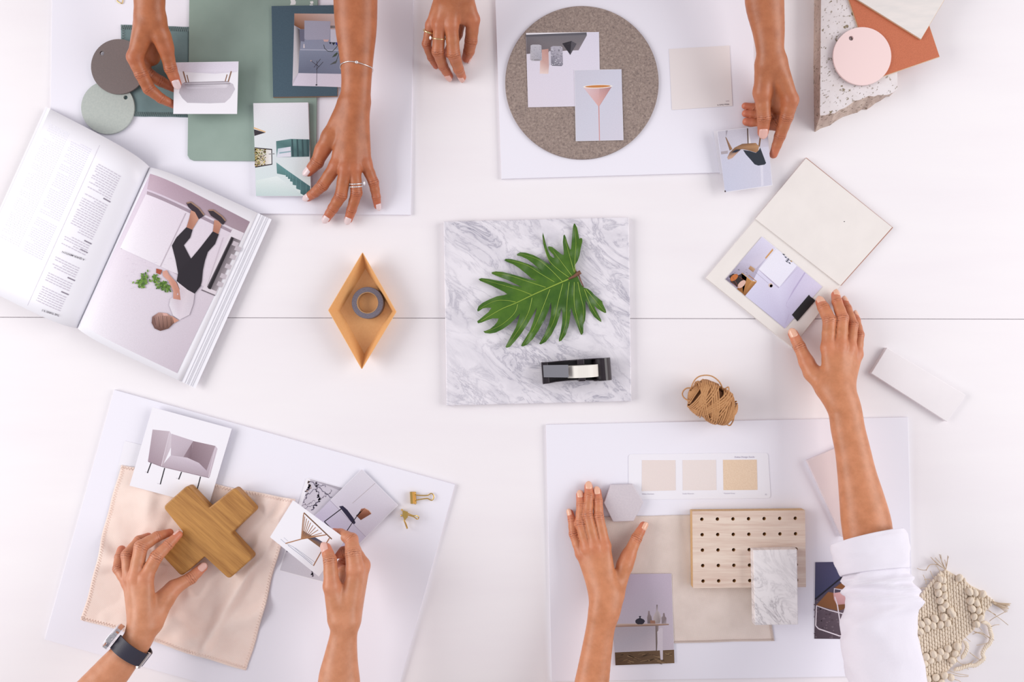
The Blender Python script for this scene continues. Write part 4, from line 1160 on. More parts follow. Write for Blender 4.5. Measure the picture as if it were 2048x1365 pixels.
for i, v_ in enumerate(veins_px):
    sp = smooth_pts([Vector((x, y, 0)) for x, y in v_], 5)
    pts = [W(q.x, q.y, leaf_z(q.x, q.y) + .0005) for q in sp]
    n = len(pts); r0 = .0014 if i == 0 else .00062
    g = tube_geo(pts, [r0 * (1 - .75 * k / n) for k in range(n)], 5, flat=.6)
    mk('midrib' if i == 0 else 'vein', g[0], g[1], m_vein, parent=leaf, smooth=True)
sp = [lw(*q) for q in ((900, 450), (940, 430), (968, 410), (984, 400))]
g = tube_geo([W(x, y, leaf_z(x, y) + .001) for x, y in sp], [.0012, .0022, .0028, .0030], 8); mk('stalk', g[0], g[1], m_stem, parent=leaf, smooth=True)
g = tube_geo([W(*lw(*q), Zm + .009) for q in ((940, 362), (950, 395), (968, 412), (982, 455), (1005, 505))], [.0007, .0011, .0013, .0011, .0007], 6); mk('stalk', g[0], g[1], m_stem, parent=leaf, smooth=True)

td = thing('tape_dispenser', 'small black plastic tape dispenser with white tape on the marble tile', 'tape dispenser', W(1147, 742, Zm))
def tw(x, y): return (1070 + x / 12.8, 700 + y / 12.8)
def wall(ys, name, zt):   # side wall: list of crop points, thickness and top profile
    v, f = [], []
    n = len(ys)
    for (x, y), h in zip(ys, zt):
        for dy in (0, 22):
            for z in (Zm + .001, Zm + h): v.append(W(*tw(x, y + dy), z))
    for i in range(n - 1):
        a = i * 4; b = a + 4
        f += [[a, b, b + 1, a + 1], [a + 2, a + 3, b + 3, b + 2], [a + 1, b + 1, b + 3, a + 3], [a, a + 2, b + 2, b]]
    f += [[0, 1, 3, 2], [4 * n - 4, 4 * n - 2, 4 * n - 1, 4 * n - 3]]
    mk(name, v, f, m_black, parent=td)
wall([(165, 325), (340, 315), (620, 285), (900, 262), (1200, 240), (1500, 220), (1720, 215)], 'side_wall', (.016, .016, .018, .020, .026, .030, .030))
wall([(210, 855), (360, 840), (560, 800), (800, 775), (1120, 755), (1500, 770), (1760, 765)], 'side_wall', (.016, .016, .018, .020, .026, .030, .030))
v, f = plate_geo(pxy([tw(165, 325), tw(340, 330), tw(1720, 230), tw(1760, 770), tw(1120, 765), tw(360, 845), tw(210, 870)], Zm + .003), Zm, Zm + .003); mk('base', v, f, m_black, parent=td)
pts = []
a0 = W(*tw(1690, 215), Zm + .014); a1 = W(*tw(1735, 785), Zm + .014)
g = tube_geo([a0, a1], .0135, 24); mk('rounded_back', g[0], g[1], m_black, parent=td, smooth=False)
v, f = plate_geo(pxy([tw(165, 325), tw(325, 325), tw(370, 850), tw(205, 860)], Zm + .017), Zm + .011, Zm + .017, bevel=.0006); mk('front_bar', v, f, m_black, parent=td)
bl = [tw(190, 322), tw(235, 878)]; teeth = []
for i in range(33):
    t = i / 32; x = 145 + 40 * t + (0 if i % 2 == 0 else 30); y = 322 + 563 * t
    teeth.append(tw(x, y))
v, f = plate_geo(pxy(teeth + [tw(240, 880), tw(200, 320)], Zm + .0185), Zm + .0175, Zm + .0185); mk('serrated_blade', v, f, m_black, parent=td)
for q in ((1085, 262, 1255, 380), (1120, 715, 1290, 815)):
    v, f = plate_geo(pxy([tw(q[0], q[1]), tw(q[2], q[1] - 10), tw(q[2] + 5, q[3] - 10), tw(q[0] + 5, q[3])], Zm + .036), Zm + .003, Zm + .036, bevel=.0005); mk('hub_bracket', v, f, m_black, parent=td)
rz = Zm + .024; rc0 = W(*tw(1215, 392), rz); rc1 = W(*tw(1232, 700), rz)
ax = (rc1 - rc0).normalized(); N = 48; R1 = .0225; R0 = .013
side = ax.cross(Vector((0, 0, 1))).normalized()
v, f = [], []
for c, R in ((rc0, R0), (rc0, R1), (rc1, R1), (rc1, R0)):
    for i in range(N):
        a = 2 * math.pi * i / N; v.append(c + side * math.cos(a) * R + Vector((0, 0, 1)) * math.sin(a) * R)
for k in range(4):
    for i in range(N):
        j = (i + 1) % N; f.append([k * N + i, k * N + j, ((k + 1) % 4) * N + j, ((k + 1) % 4) * N + i])
mk('tape_roll', v, f, m_tapewhite, parent=td, smooth=False)
# tape strip: tangent from the roll to the blade
s0 = [W(*tw(205, 395), Zm + .0192), W(*tw(225, 705), Zm + .0192)]
e0 = [W(*tw(850, 388), Zm + .0435), W(*tw(865, 712), Zm + .0435)]
v = s0 + e0; v += [q - Vector((0, 0, .0002)) for q in v]
mk('tape_strip', v, [[0, 1, 3, 2], [4, 6, 7, 5], [0, 2, 6, 4], [1, 5, 7, 3], [0, 4, 5, 1], [2, 3, 7, 6]], m_tapeclear, parent=td)

# ------------------------------------------------------------------ loose tiles
plate('ceramic_bar_tile', [(1774, 696), (1932, 791), (1894, 844), (1742.5, 747)], 0, .009, m_whitetile, bevel=.0005,
      label='narrow white ceramic tile lying alone on the table at the right', cat='tile')
plate('blush_tile', [(1614, 922), (1690, 889), (1759, 1041), (1684, 1075)], Zb, Zb + .007, m_pinktile, bevel=.0006,
      label='blush white tile under the bare forearm above the sleeve', cat='tile')
# board D: cloth swatch, hexagon, pegboard, marble block
def cloth(name, q, z0, zf, mat, nx, ny, t=.0007, edge=0.0, seed=1, **kw):
    rnd = random.Random(seed); v = []
    ph = [rnd.uniform(0, 6) for _ in range(8)]
    q = [Vector(p_) for p_ in q]
    def pos(u, w):
        p_ = (q[0] * (1 - u) + q[1] * u) * (1 - w) + (q[3] * (1 - u) + q[2] * u) * w
        e = edge
        p_ = p_ + Vector((e * (math.sin(w * 9 + ph[0]) + .6 * math.sin(w * 23 + ph[1])), e * (math.sin(u * 8 + ph[2]) + .6 * math.sin(u * 21 + ph[3]))))
        return p_, z0 + t + zf(u, w)
    for L in (0, t):
        for j in range(ny + 1):
            for i in range(nx + 1):
                p_, z = pos(i / nx, j / ny); v.append(W(p_.x, p_.y, z - L))
    n = (nx + 1) * (ny + 1); f = []
    for j in range(ny):
        for i in range(nx):
            a = j * (nx + 1) + i
            f.append([a, a + nx + 1, a + nx + 2, a + 1]); f.append([a + n, a + 1 + n, a + nx + 2 + n, a + nx + 1 + n])
    ring = [i for i in range(nx + 1)] + [j * (nx + 1) + nx for j in range(1, ny + 1)] + [ny * (nx + 1) + i for i in range(nx - 1, -1, -1)] + [j * (nx + 1) for j in range(ny - 1, 0, -1)]
    for a, b in zip(ring, ring[1:] + ring[:1]): f.append([a, b, b + n, a + n])
    o = mk(name, v, f, mat, smooth=True, **kw)
    return o, pos
def hem(pos, sides, parent, mat, n, amp, r=.00025, lift=.0004):
    acc = Acc()
    for sd in sides:
        pts = []
        for i in range(n * 2 + 1):
            t = i / (2 * n); d = .006 if i % 2 else amp
            u, w = {'t': (t, d), 'b': (t, 1 - d), 'l': (d, t), 'r': (1 - d, t)}[sd]
            p_, z = pos(u, w); pts.append(W(p_.x, p_.y, z + lift))
        acc.add(tube_geo(pts, r, 4))
    acc.build('hem_stitching', mat, parent=parent, kind='stuff')
o, pos = cloth('fabric_swatch', [(1206, 1034), (1505, 1027), (1549, 1283), (1228, 1290)], Zb, lambda u, w: .0009 + .0009 * math.sin(u * 9 + w * 3) * math.sin(w * 7) - .0006 * math.exp(-((u - .53) / .006) ** 2), m_beigecloth, 70, 50, edge=.4,
               label='beige twill fabric swatch under the pegboard and marble block', cat='fabric swatch')
hem(pos, 'br', o, m_beigecloth, 150, .02)
plate('hexagon_tile', rrect([(1222, 970), (1265, 969), (1287, 1005), (1267, 1043)], .01)[:0] or [(1222, 970.5), (1265, 969.5), (1287, 1005), (1267.5, 1043), (1226, 1044.5), (1207.5, 1006.5)], Zb + .0012, Zb + .0092, m_hex, bevel=.001,
      label='lilac grey hexagonal ceramic tile beside the splayed fingers', cat='tile')
Zp = Zb + .0022; Zq = Zp + .016
holes = []
for r in range(5):
    for c in range(7):
        holes.append(circ(1403.8 + 31.15 * c + .62 * r, 1039.3 - .32 * c + 30.95 * r, 3.6, 14))
pb = thing('pegboard', 'pale wood pegboard panel with five rows of round holes', 'pegboard', W(1498, 1100, Zp))
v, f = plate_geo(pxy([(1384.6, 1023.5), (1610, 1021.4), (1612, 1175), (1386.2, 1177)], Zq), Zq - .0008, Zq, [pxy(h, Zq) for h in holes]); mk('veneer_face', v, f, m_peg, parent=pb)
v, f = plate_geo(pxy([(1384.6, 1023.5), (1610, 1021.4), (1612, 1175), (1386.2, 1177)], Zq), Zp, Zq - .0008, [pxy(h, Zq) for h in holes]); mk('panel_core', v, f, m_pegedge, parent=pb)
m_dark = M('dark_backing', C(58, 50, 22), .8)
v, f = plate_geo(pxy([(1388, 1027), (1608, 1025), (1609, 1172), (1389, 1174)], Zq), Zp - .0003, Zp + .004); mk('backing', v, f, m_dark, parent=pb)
plate('marble_block', [(1506.5, 1101), (1594.5, 1099.5), (1597, 1250.5), (1510, 1251.5)], Zq, Zq + .016, m_marble2, bevel=.0014,
      label='small white marble block with grey veins on the pegboard corner', cat='stone tile')

# board A cloth
o, pos = cloth('fabric_swatch', [(241.5, 49.5), (378, 54), (375.5, 235), (243, 232)], Zb, lambda u, w: .0004 + .0005 * math.sin(u * 13 + 1) * math.sin(w * 5), m_tealcloth, 40, 50, edge=.3,
               label='grey teal velvet fabric swatch with stitched edges under the hand', cat='fabric swatch')
hem(pos, 'tbl', o, m_stitchteal, 36, .05, .0005, .0007)
# board C cloth, wrinkled
def pinkz(u, w):
    p_ = Vector((u * 5, w * 5, 3.1))
    n = noise.noise(p_) * .0018 + noise.noise(p_ * 2.3) * .0010
    def crease(a, b, c, h, s): return h * math.exp(-((a * u + b * w - c) / s) ** 2)
    z = crease(.96, .25, .93, .0055, .035) + crease(.9, .4, .78, .004, .05) + crease(.3, .95, .62, .0036, .045) + crease(-.5, .85, .45, .0034, .05) + crease(.98, -.2, .16, .003, .05) + crease(.9, .1, .30, .0018, .04) + crease(.6, .8, 1.12, .003, .05)
    h = .0012 + max(0, z * 2.1 + n * 2.0)
    q = (Vector((240.5, 929)) * (1 - u) + Vector((589, 1000)) * u) * (1 - w) + (Vector((162.5, 1239)) * (1 - u) + Vector((494, 1343)) * u) * w
    # pressed flat under the cross and the armchair photo
    e = max(0, abs((q.x - 415) * .707 + (q.y - 1065) * .707) - 105, abs(-(q.x - 415) * .707 + (q.y - 1065) * .707) - 105)
    g = max(0, abs((q.x - 360) * .965 + (q.y - 915) * .262) - 85, abs(-(q.x - 360) * .262 + (q.y - 915) * .965) - 86)
    cap = .0060 + .0004 * min(e, g)
    return min(h, cap)
o, pos = cloth('peach_cloth', [(240.5, 929), (589, 1000), (494, 1343), (162.5, 1239)], Zb, pinkz, m_pinkcloth, 110, 110, edge=1.4, seed=4,
               label='crumpled peach gauze cloth under the wooden cross', cat='cloth')
hem(pos, 'tblr', o, m_stitchpink, 60, .022, .0004, .0005)
Zx = Zb + .0082
X = [(325.5, 1015), (374.4, 971), (417.5, 1016.5), (469.4, 975.4), (511.5, 1021), (462, 1068), (506.5, 1116), (457.5, 1159.5), (408.5, 1114), (362.5, 1154), (319, 1107), (365.5, 1065)]
def round_poly(P, r, n=4):
    out = []
    for i in range(len(P)):
        p_ = Vector(P[i]); a = (Vector(P[i - 1]) - p_).normalized(); b = (Vector(P[(i + 1) % len(P)]) - p_).normalized()
        convex = (i not in (2, 5, 8, 11))
        rr_ = r if convex else r * .3
        for k in range(n + 1):
            t = k / n; q = p_ + a * rr_ * (1 - t) ** 2 + b * rr_ * t ** 2; out.append((q.x, q.y))
    return out
plate('wooden_cross', round_poly(X, 8), Zx, Zx + .020, m_oak, bevel=.0018, label='rounded oak cross shaped trivet on the peach cloth', cat='trivet')

# ------------------------------------------------------------------ binder clips and paper clip
def kw(x, y): return (790 + x / 13.65, 970 + y / 13.65)
bc = thing('binder_clip', 'gold binder clip lying flat at the right of its board', 'binder clip', W(833, 995, Zb), group='gold binder clips')
v, f = [], []
prof = [(410, Zb + .0004), (400, Zb + .004), (412, Zb + .0085), (470, Zb + .0085), (560, Zb + .0040), (575, Zb + .0015), (560, Zb + .0006)]
for t in (0, 1):
    for x, z in prof: v.append(W(*kw(x + 18 * t, 195 + 328 * t), z))
n = len(prof)
for i in range(n):
    j = (i + 1) % n; f.append([i, j, j + n, i + n])
f += [list(range(n)), list(range(2 * n - 1, n - 1, -1))]
mk('clip_body', v, f, m_gold, parent=bc)
for y in (212, 475):
    g = tube_geo([W(*kw(552, y), Zb + .0040), W(*kw(555, y + 60), Zb + .0042)], .0011, 8); mk('clip_hinge', g[0], g[1], m_gold, parent=bc, smooth=True)
hp = smooth_pts([W(*kw(*q), Zb + z) for q, z in (((560, 265), .0045), ((620, 290), .004), ((870, 298), .003), ((930, 270), .003), ((985, 240), .003), ((1035, 265), .003), ((1060, 330), .003), ((1040, 395), .003), ((1000, 428), .003), ((940, 405), .003), ((865, 378), .003), ((620, 415), .004), ((565, 440), .0045))], 4)
g = tube_geo(hp, .00085, 8); mk('wire_handle', g[0], g[1], m_gold, parent=bc, smooth=True)
bc = thing('binder_clip', 'gold binder clip standing on edge with its handles apart', 'binder clip', W(817, 1036, Zb), group='gold binder clips')
T = [(205, 700), (350, 740), (350, 885), (262, 985), (205, 850)]
T2 = [(165, 690), (215, 665), (240, 690), (205, 700), (205, 850), (180, 860), (155, 845)]
v, f = [], []
for z in (Zb + .0005, Zb + .018):
    for x, y in T: v.append(W(*kw(x, y), z))
n = len(T)
for i in range(n):
    j = (i + 1) % n; f.append([i, j, j + n, i + n])
f += [list(range(n))[::-1], list(range(n, 2 * n))]
mk('clip_body', v, f, m_gold, parent=bc)
for q in ((190, 690), (172, 845)):
    g = tube_geo([W(*kw(*q), Zb + .0005), W(*kw(*q), Zb + .0185)], .0014, 10); mk('clip_hinge', g[0], g[1], m_gold, parent=bc, smooth=True)
for hpts in ([((340, 780), .016), ((500, 848), .014), ((590, 850), .012), ((648, 895), .010), ((605, 943), .009), ((510, 880), .009), ((345, 828), .010)],
             [((250, 960), .016), ((295, 1060), .014), ((322, 1130), .012), ((338, 1190), .010), ((320, 1190), .006), ((300, 1120), .005), ((245, 970), .006)]):
    hp = smooth_pts([W(*kw(*q), Zb + z) for q, z in hpts], 4); g = tube_geo(hp, .0008, 8); mk('wire_handle', g[0], g[1], m_gold, parent=bc, smooth=True)
cp = [(236, -40), (233, -20), (234, 0), (237, 4), (243, 7), (245, 4), (246, -2), (247, -30), (243, -44), (238, -42), (238.5, -8)]
g = tube_geo(smooth_pts([W(x, y, Zb + .0012) for x, y in cp], 4), .0006, 8)
mk('paper_clip', g[0], g[1], m_gold, smooth=True, label='gold wire paper clip at the upper edge of the left board', cat='paper clip')

# ------------------------------------------------------------------ twine ball
tb = thing('twine_ball', 'small skein of kraft brown paper twine by the board edge', 'twine', W(1425, 803, 0))
zc = .026; rnd = random.Random(6)
def tpos(ax_, u, v_): # local axes: long axis along (45,28) px
    L = Vector((.85, .53)); Q = Vector((-.53, .85))
    kz = S * (H - zc) / H
    cx, cy = 1424, 806
    return (cx, cy, L, Q)
Lx = Vector((.86, -.50, 0)); Qx = Vector((.50, .86, 0)); Ux = Vector((0, 0, 1)); cc = W(1425, 806, zc)
def barrel(s): return .0262 * max(.02, 1 - (abs(s) / .0435) ** 2.6) ** .5
pts = []; N = 66; per = 24
for i in range(N * per + 1):
    th = 2 * math.pi * i / per; k = i / per
    blk = int(k / 3)
    rr = random.Random(blk * 7 + 1)
    off = rr.uniform(-.024, .024) + .0031 * ((k % 3) - 1.5); tilt = rr.choice((-1, 1)) * rr.uniform(.15, .78); ph = rr.uniform(-.7, .7)
    s_ = off + math.tan(tilt) * .0225 * math.cos(th - ph)
    s_ = .0425 * math.tanh(s_ / .0425 * 1.15)
    R = barrel(s_) + .0016 * math.sin(blk * 1.7) + rnd.uniform(-.0003, .0003)
    q = cc + Lx * s_ + (Qx * math.cos(th) + Ux * math.sin(th) * .95) * R
    q.z = max(q.z, .0012)
    pts.append(q)
g = tube_geo(pts, .00118, 6); mk('wound_twine', g[0], g[1], m_twine, parent=tb, smooth=True)
for e_ in (-1, 1):
    sp_ = []
    for i in range(150):
        t_ = i / 149; th = t_ * 2 * math.pi * 7; r_ = .003 + .0165 * t_
        sp_.append(cc + Lx * e_ * (.0365 - .0075 * t_ * t_ + .0008 * math.sin(i * .9)) + (Qx * math.cos(th) + Ux * math.sin(th) * .93) * r_)
    g = tube_geo(sp_, .00118, 6); mk('end_coil', g[0], g[1], m_twine, parent=tb, smooth=True)
v, f = [], []
for i in range(13):
    s_ = -.029 + .058 * i / 12; R = barrel(s_) * (.80 if 0 < i < 12 else .3)
    for k in range(20):
        a = 2 * math.pi * k / 20; q = cc + Lx * s_ + (Qx * math.cos(a) + Ux * math.sin(a) * .93) * R; v.append(q)
for i in range(12):
    for k in range(20): f.append([i * 20 + k, (i + 1) * 20 + k, (i + 1) * 20 + (k + 1) % 20, i * 20 + (k + 1) % 20])
f += [list(range(20)), list(range(259, 239, -1))]
mk('twine_core', v, f, m_twinecore, parent=tb, smooth=True)
def tq(x, y): return (1340 + x / 9.75, 730 + y / 9.75)
for lp_ in ([((415, 470), .03), ((430, 400), .036), ((490, 290), .040), ((580, 225), .042), ((710, 205), .042), ((830, 230), .042), ((940, 310), .040), ((1000, 400), .036), ((1025, 500), .032)],
            [((430, 460), .030), ((340, 455), .028), ((270, 500), .024), ((240, 570), .022), ((270, 640), .024), ((340, 690), .028), ((400, 710), .034)],
            [((490, 900), .03), ((500, 950), .026), ((540, 985), .024), ((590, 960), .028), ((620, 900), .034)],
            [((760, 1040), .024), ((830, 1090), .02), ((900, 1115), .022), ((990, 1100), .03)],
            [((1250, 980), .03), ((1235, 1080), .022), ((1190, 1165), .016), ((1150, 1185), .016), ((1110, 1150), .020), ((1130, 1080), .028)],
            [((1060, 490), .036), ((1100, 450), .040), ((1140, 440), .042), ((1150, 520), .042), ((1120, 600), .042)]):
    g = tube_geo(smooth_pts([W(*tq(*q), z) for q, z in lp_], 5), .00105, 6); mk('loose_loop', g[0], g[1], m_twine, parent=tb, smooth=True)

# ------------------------------------------------------------------ woven wool sample
def ww(x, y): return (1800 + x / 4.964, 1090 + y / 4.964)
wv = thing('woven_wool_sample', 'chunky cream hand woven wool sample with frayed fringe', 'weaving', W(1900, 1250, 0))
OUT = [(400, 285), (460, 250), (560, 310), (640, 350), (700, 405), (830, 470), (930, 560), (860, 650), (790, 760), (720, 860), (620, 950), (600, 1060), (540, 1180), (470, 1260), (420, 1400), (330, 1600), (90, 1600), (110, 1300), (120, 1000), (110, 700), (170, 560), (300, 400)]
v, f = plate_geo(pxy([ww(*q) for q in OUT], .003), 0, .003); mk('backing_weave', v, f, m_yarn, parent=wv)
BR = [[(370, 405), (380, 480), (398, 555), (415, 635), (432, 720)], [(430, 350), (432, 430), (440, 510), (450, 600), (500, 660), (520, 690)], [(345, 735), (270, 765), (212, 790), (150, 815)], [(470, 780), (400, 795), (325, 800), (265, 830), (200, 860)],
      [(690, 468), (700, 558), (715, 635), (735, 715), (760, 790)], [(745, 480), (760, 580), (780, 655), (800, 730)], [(565, 1010), (475, 1035), (405, 1065), (330, 1090), (260, 1115)], [(545, 1080), (450, 1100), (380, 1120), (305, 1150), (245, 1180)], [(520, 1150)],
      [(505, 1320), (440, 1300), (355, 1320), (275, 1340), (410, 1370), (330, 1400)], [(400, 345), (590, 330), (820, 490)]]
def blob(nu, nv, ridges, depth):
    v, f = [], []
    for j in range(nv + 1):
        t = math.pi * j / nv
        for i in range(nu):
            a = 2 * math.pi * i / nu; r = math.sin(t) * (1 - depth * abs(math.cos(a * ridges / 2)) ** 6)
            v.append((r * math.cos(a), math.cos(t), r * math.sin(a)))
    for j in range(nv):
        for i in range(nu): f.append([j * nu + i, j * nu + (i + 1) % nu, (j + 1) * nu + (i + 1) % nu, (j + 1) * nu + i])
    return v, f
bv, bf = blob(24, 8, 9, .16)
bme = bpy.data.meshes.new('yarn_bobble'); bme.from_pydata(bv, [], bf); bme.materials.append(m_yarn); bme.polygons.foreach_set('use_smooth', [True] * len(bme.polygons))
rnd = random.Random(2); bob = []
for row in BR:
    for (x, y) in row:
        bob.append((x, y))
        r = rnd.uniform(33, 38) / 4.964 * S
        c = W(*ww(x, y), .008)
        ob = bpy.data.objects.new('yarn_bobble', bme); COL.objects.link(ob)
        ob.scale = (r * .98, r * 1.12, r * .95); ob.rotation_euler = (rnd.uniform(-.2, .2), rnd.uniform(-.3, .3), rnd.uniform(-.7, .7))
        place(ob, c, wv)
acc = Acc(); sv, sf = blob(8, 5, 2, .1)
def stitch(x, y, rx, ry, ang, z=.0045):
    c = W(*ww(x, y), z); ca, sa = math.cos(ang), math.sin(ang); a = rx / 4.964 * S; b = ry / 4.964 * S
    acc.add(([(c.x + p_[0] * a * ca - p_[1] * b * sa, c.y + p_[0] * a * sa + p_[1] * b * ca, c.z + p_[2] * a * .9) for p_ in sv], sf))
for i in range(-4, 34):
    for j in range(0, 34):
        x = 90 + i * 27 + j * 2.6 + rnd.uniform(-2, 2); y = 255 + j * 40 + (20 if i % 2 else 0) - i * 3 + rnd.uniform(-3, 3)
        if not inside((x, y), OUT) or y > 1500: continue
        if any(math.hypot(x - bx, y - by) < 34 for bx, by in bob): continue
        stitch(x, y, 15, 25, .05 + rnd.uniform(-.12, .12))
# thick edge cords
for cordp in ([(400, 290), (330, 370), (260, 450), (200, 540), (150, 640)], [(650, 970), (665, 1020), (640, 1090), (610, 1120)], [(830, 770), (880, 800), (900, 870), (910, 920), (890, 980), (850, 1020), (820, 1080), (830, 1130), (790, 1170), (740, 1200), (680, 1200), (600, 1230), (540, 1240)]):
    sp = smooth_pts([Vector((x, y, 0)) for x, y in cordp], 6)
    for i in range(0, len(sp) - 1):
        d = sp[min(i + 1, len(sp) - 1)] - sp[max(i - 1, 0)]
        if (i % 2) == 0: stitch(sp[i].x, sp[i].y, 15, 30, math.atan2(-d.y, d.x) - math.pi / 2 + .7, .006)
acc.build('wool_stitches', m_yarn, parent=wv, kind='stuff', smooth=True)
acc = Acc(); rnd = random.Random(5)
def strand(P, z=.006, r=.00048):
    acc.add(tube_geo(smooth_pts([W(*ww(*q), z + rnd.uniform(-.003, .003)) for q in P], 4), r, 5))
for e in ((305, 125), (330, 150), (350, 130), (390, 95), (405, 100), (445, 150), (475, 110), (482, 118), (310, 130)): strand([(455, 250), ((455 + e[0]) / 2 + rnd.uniform(-12, 12), (250 + e[1]) / 2 + 10), e])
for k in range(14): strand([(925, 565 + k * 2), (1000 + rnd.uniform(-10, 10), 580 + k * 4), (1095 - k * 3 + rnd.uniform(-10, 8), 585 + k * 7)])
for P in ([(870, 640), (930, 690), (1000, 740), (1075, 800)], [(860, 650), (940, 690), (950, 700)], [(890, 760), (930, 730), (1060, 660)], [(900, 820), (940, 800), (985, 795)], [(170, 235), (210, 250), (260, 250), (300, 200), (380, 200)], [(260, 260), (290, 205), (350, 200), (400, 270)], [(300, 260), (330, 320), (365, 325)], [(240, 350), (290, 345), (315, 400)], [(190, 450), (220, 430), (260, 440)], [(180, 500), (210, 520), (240, 515)], [(165, 560), (190, 590), (210, 620)], [(160, 620), (175, 650), (190, 660)],
          [(730, 860), (800, 880), (860, 905), (935, 950)], [(740, 870), (810, 890), (860, 930)], [(720, 890), (800, 870), (850, 900), (900, 940)], [(760, 1000), (820, 990), (880, 975)], [(690, 1070), (740, 1110), (820, 1160)], [(700, 1080), (760, 1120), (800, 1150)], [(540, 1130), (600, 1180), (680, 1240)], [(620, 1190), (680, 1190), (730, 1150)], [(480, 1250), (560, 1280), (680, 1300)], [(520, 1290), (600, 1310), (680, 1310)], [(540, 1340), (580, 1350), (610, 1370)], [(560, 1040), (590, 1070), (600, 1085)], [(650, 920), (680, 950), (700, 960)], [(785, 820), (815, 855)], [(230, 300), (260, 370), (250, 390)]):
    strand(P)
acc.build('fringe', m_fringe, parent=wv, smooth=True, kind='stuff')

# ------------------------------------------------------------------ people: hands and arms from a smooth distance field
HV = .0012
class Field:
    def __init__(s, lo, hi):
        s.lo = np.array(lo); n = np.ceil((np.array(hi) - s.lo) / HV).astype(int) + 1
        s.x = (s.lo[0] + HV * np.arange(n[0])).astype(np.float32); s.y = (s.lo[1] + HV * np.arange(n[1])).astype(np.float32); s.z = (s.lo[2] + HV * np.arange(n[2])).astype(np.float32)
        s.n = n
    def new(s): return np.full(s.n, 1.0, np.float32)
    def cone(s, D, a, b, ra, rb, k, flat=1.0, up=None):
        m = max(ra, rb) + .014
        lo = np.minimum(a, b) - m; hi = np.maximum(a, b) + m
        i0 = np.clip(((lo - s.lo) / HV).astype(int), 0, s.n); i1 = np.clip(((hi - s.lo) / HV).astype(int) + 2, 0, s.n)
        if np.any(i1 <= i0): return
        sl = tuple(slice(p_, q_) for p_, q_ in zip(i0, i1))
        X = s.x[sl[0]][:, None, None] - a[0]; Y = s.y[sl[1]][None, :, None] - a[1]; Z = s.z[sl[2]][None, None, :] - a[2]
        d = b - a; L = float(np.linalg.norm(d)) + 1e-9; d = d / L
        u = np.array([0, 0, 1.0]) if up is None else np.array(up, float)
        u = u - d * u.dot(d)
        if np.linalg.norm(u) < 1e-4: u = np.array([0, 1.0, 0]) - d * d[1]
        u /= np.linalg.norm(u); w = np.cross(d, u)
        t = X * d[0] + Y * d[1] + Z * d[2]
        q = np.sqrt((X * w[0] + Y * w[1] + Z * w[2]) ** 2 + ((X * u[0] + Y * u[1] + Z * u[2]) / flat) ** 2)
        bb = (ra - rb) / L
        if abs(bb) > .97: bb = .97 * np.sign(bb)
        aa = math.sqrt(1 - bb * bb)
        kk = -bb * q + aa * t
        r = np.where(kk < 0, np.sqrt(q * q + t * t) - ra, np.where(kk > aa * L, np.sqrt(q * q + (t - L) ** 2) - rb, aa * q + bb * t - ra))
        r = (r * (.5 + .5 * flat)).astype(np.float32)
        D[sl] = smin(D[sl], r, k)
    def chain(s, D, P, k, flat=1.0):
        for (a, ra), (b, rb) in zip(P[:-1], P[1:]): s.cone(D, a, b, ra, rb, k, flat)
def smin(a, b, k):
    h = np.clip(.5 + .5 * (b - a) / k, 0, 1)
    return b * (1 - h) + a * h - k * h * (1 - h)
def surface_net(F, D):
    n = np.array(D.shape); sgn = D < 0
    cn = n - 1
    cnt = np.zeros(cn, np.int8)
    offs = [(i, j, k) for i in (0, 1) for j in (0, 1) for k in (0, 1)]
    for o in offs: cnt += sgn[o[0]:o[0] + cn[0], o[1]:o[1] + cn[1], o[2]:o[2] + cn[2]]
    act = (cnt > 0) & (cnt < 8)
    idx = np.argwhere(act)
    ids = np.full(cn, -1, np.int32); ids[act] = np.arange(len(idx))
    vals = np.stack([D[idx[:, 0] + o[0], idx[:, 1] + o[1], idx[:, 2] + o[2]] for o in offs], 1)
    pos = np.zeros((len(idx), 3)); num = np.zeros(len(idx))
    for a in range(8):
        for b in range(a + 1, 8):
            dd = np.array(offs[b]) - np.array(offs[a])
            if np.abs(dd).sum() != 1: continue
            va, vb = vals[:, a], vals[:, b]; c = (va < 0) != (vb < 0)
            t = np.where(c, va / np.where(c, va - vb, 1), 0)
            pos += np.where(c[:, None], np.array(offs[a]) + t[:, None] * dd, 0); num += c
    pos /= num[:, None]
    V = F.lo + (idx + pos) * HV
    faces = []
    for ax in range(3):
        o1, o2 = [(1, 2), (2, 0), (0, 1)][ax]
        s0 = [slice(None)] * 3; s1 = [slice(None)] * 3
        s0[ax] = slice(0, -1); s1[ax] = slice(1, None)
        A = sgn[tuple(s0)]; B = sgn[tuple(s1)]
        e = np.argwhere(A != B)
        ok = (e[:, o1] > 0) & (e[:, o2] > 0) & (e[:, o1] < cn[o1]) & (e[:, o2] < cn[o2])
        e = e[ok]
        ins = A[e[:, 0], e[:, 1], e[:, 2]]
        def cell(d1, d2):
            q = e.copy(); q[:, o1] += d1; q[:, o2] += d2
            return ids[q[:, 0], q[:, 1], q[:, 2]]
        q = np.stack([cell(-1, -1), cell(0, -1), cell(0, 0), cell(-1, 0)], 1)
        q[~ins] = q[~ins][:, ::-1]
        faces.append(q)
    return V, np.concatenate(faces)

def P3(t):           # (px, py, z_mm, r_px) -> world position, radius
    z = t[2] / 1000.0
    return np.array(W(t[0], t[1], z)), t[3] * S * (H - z) / H

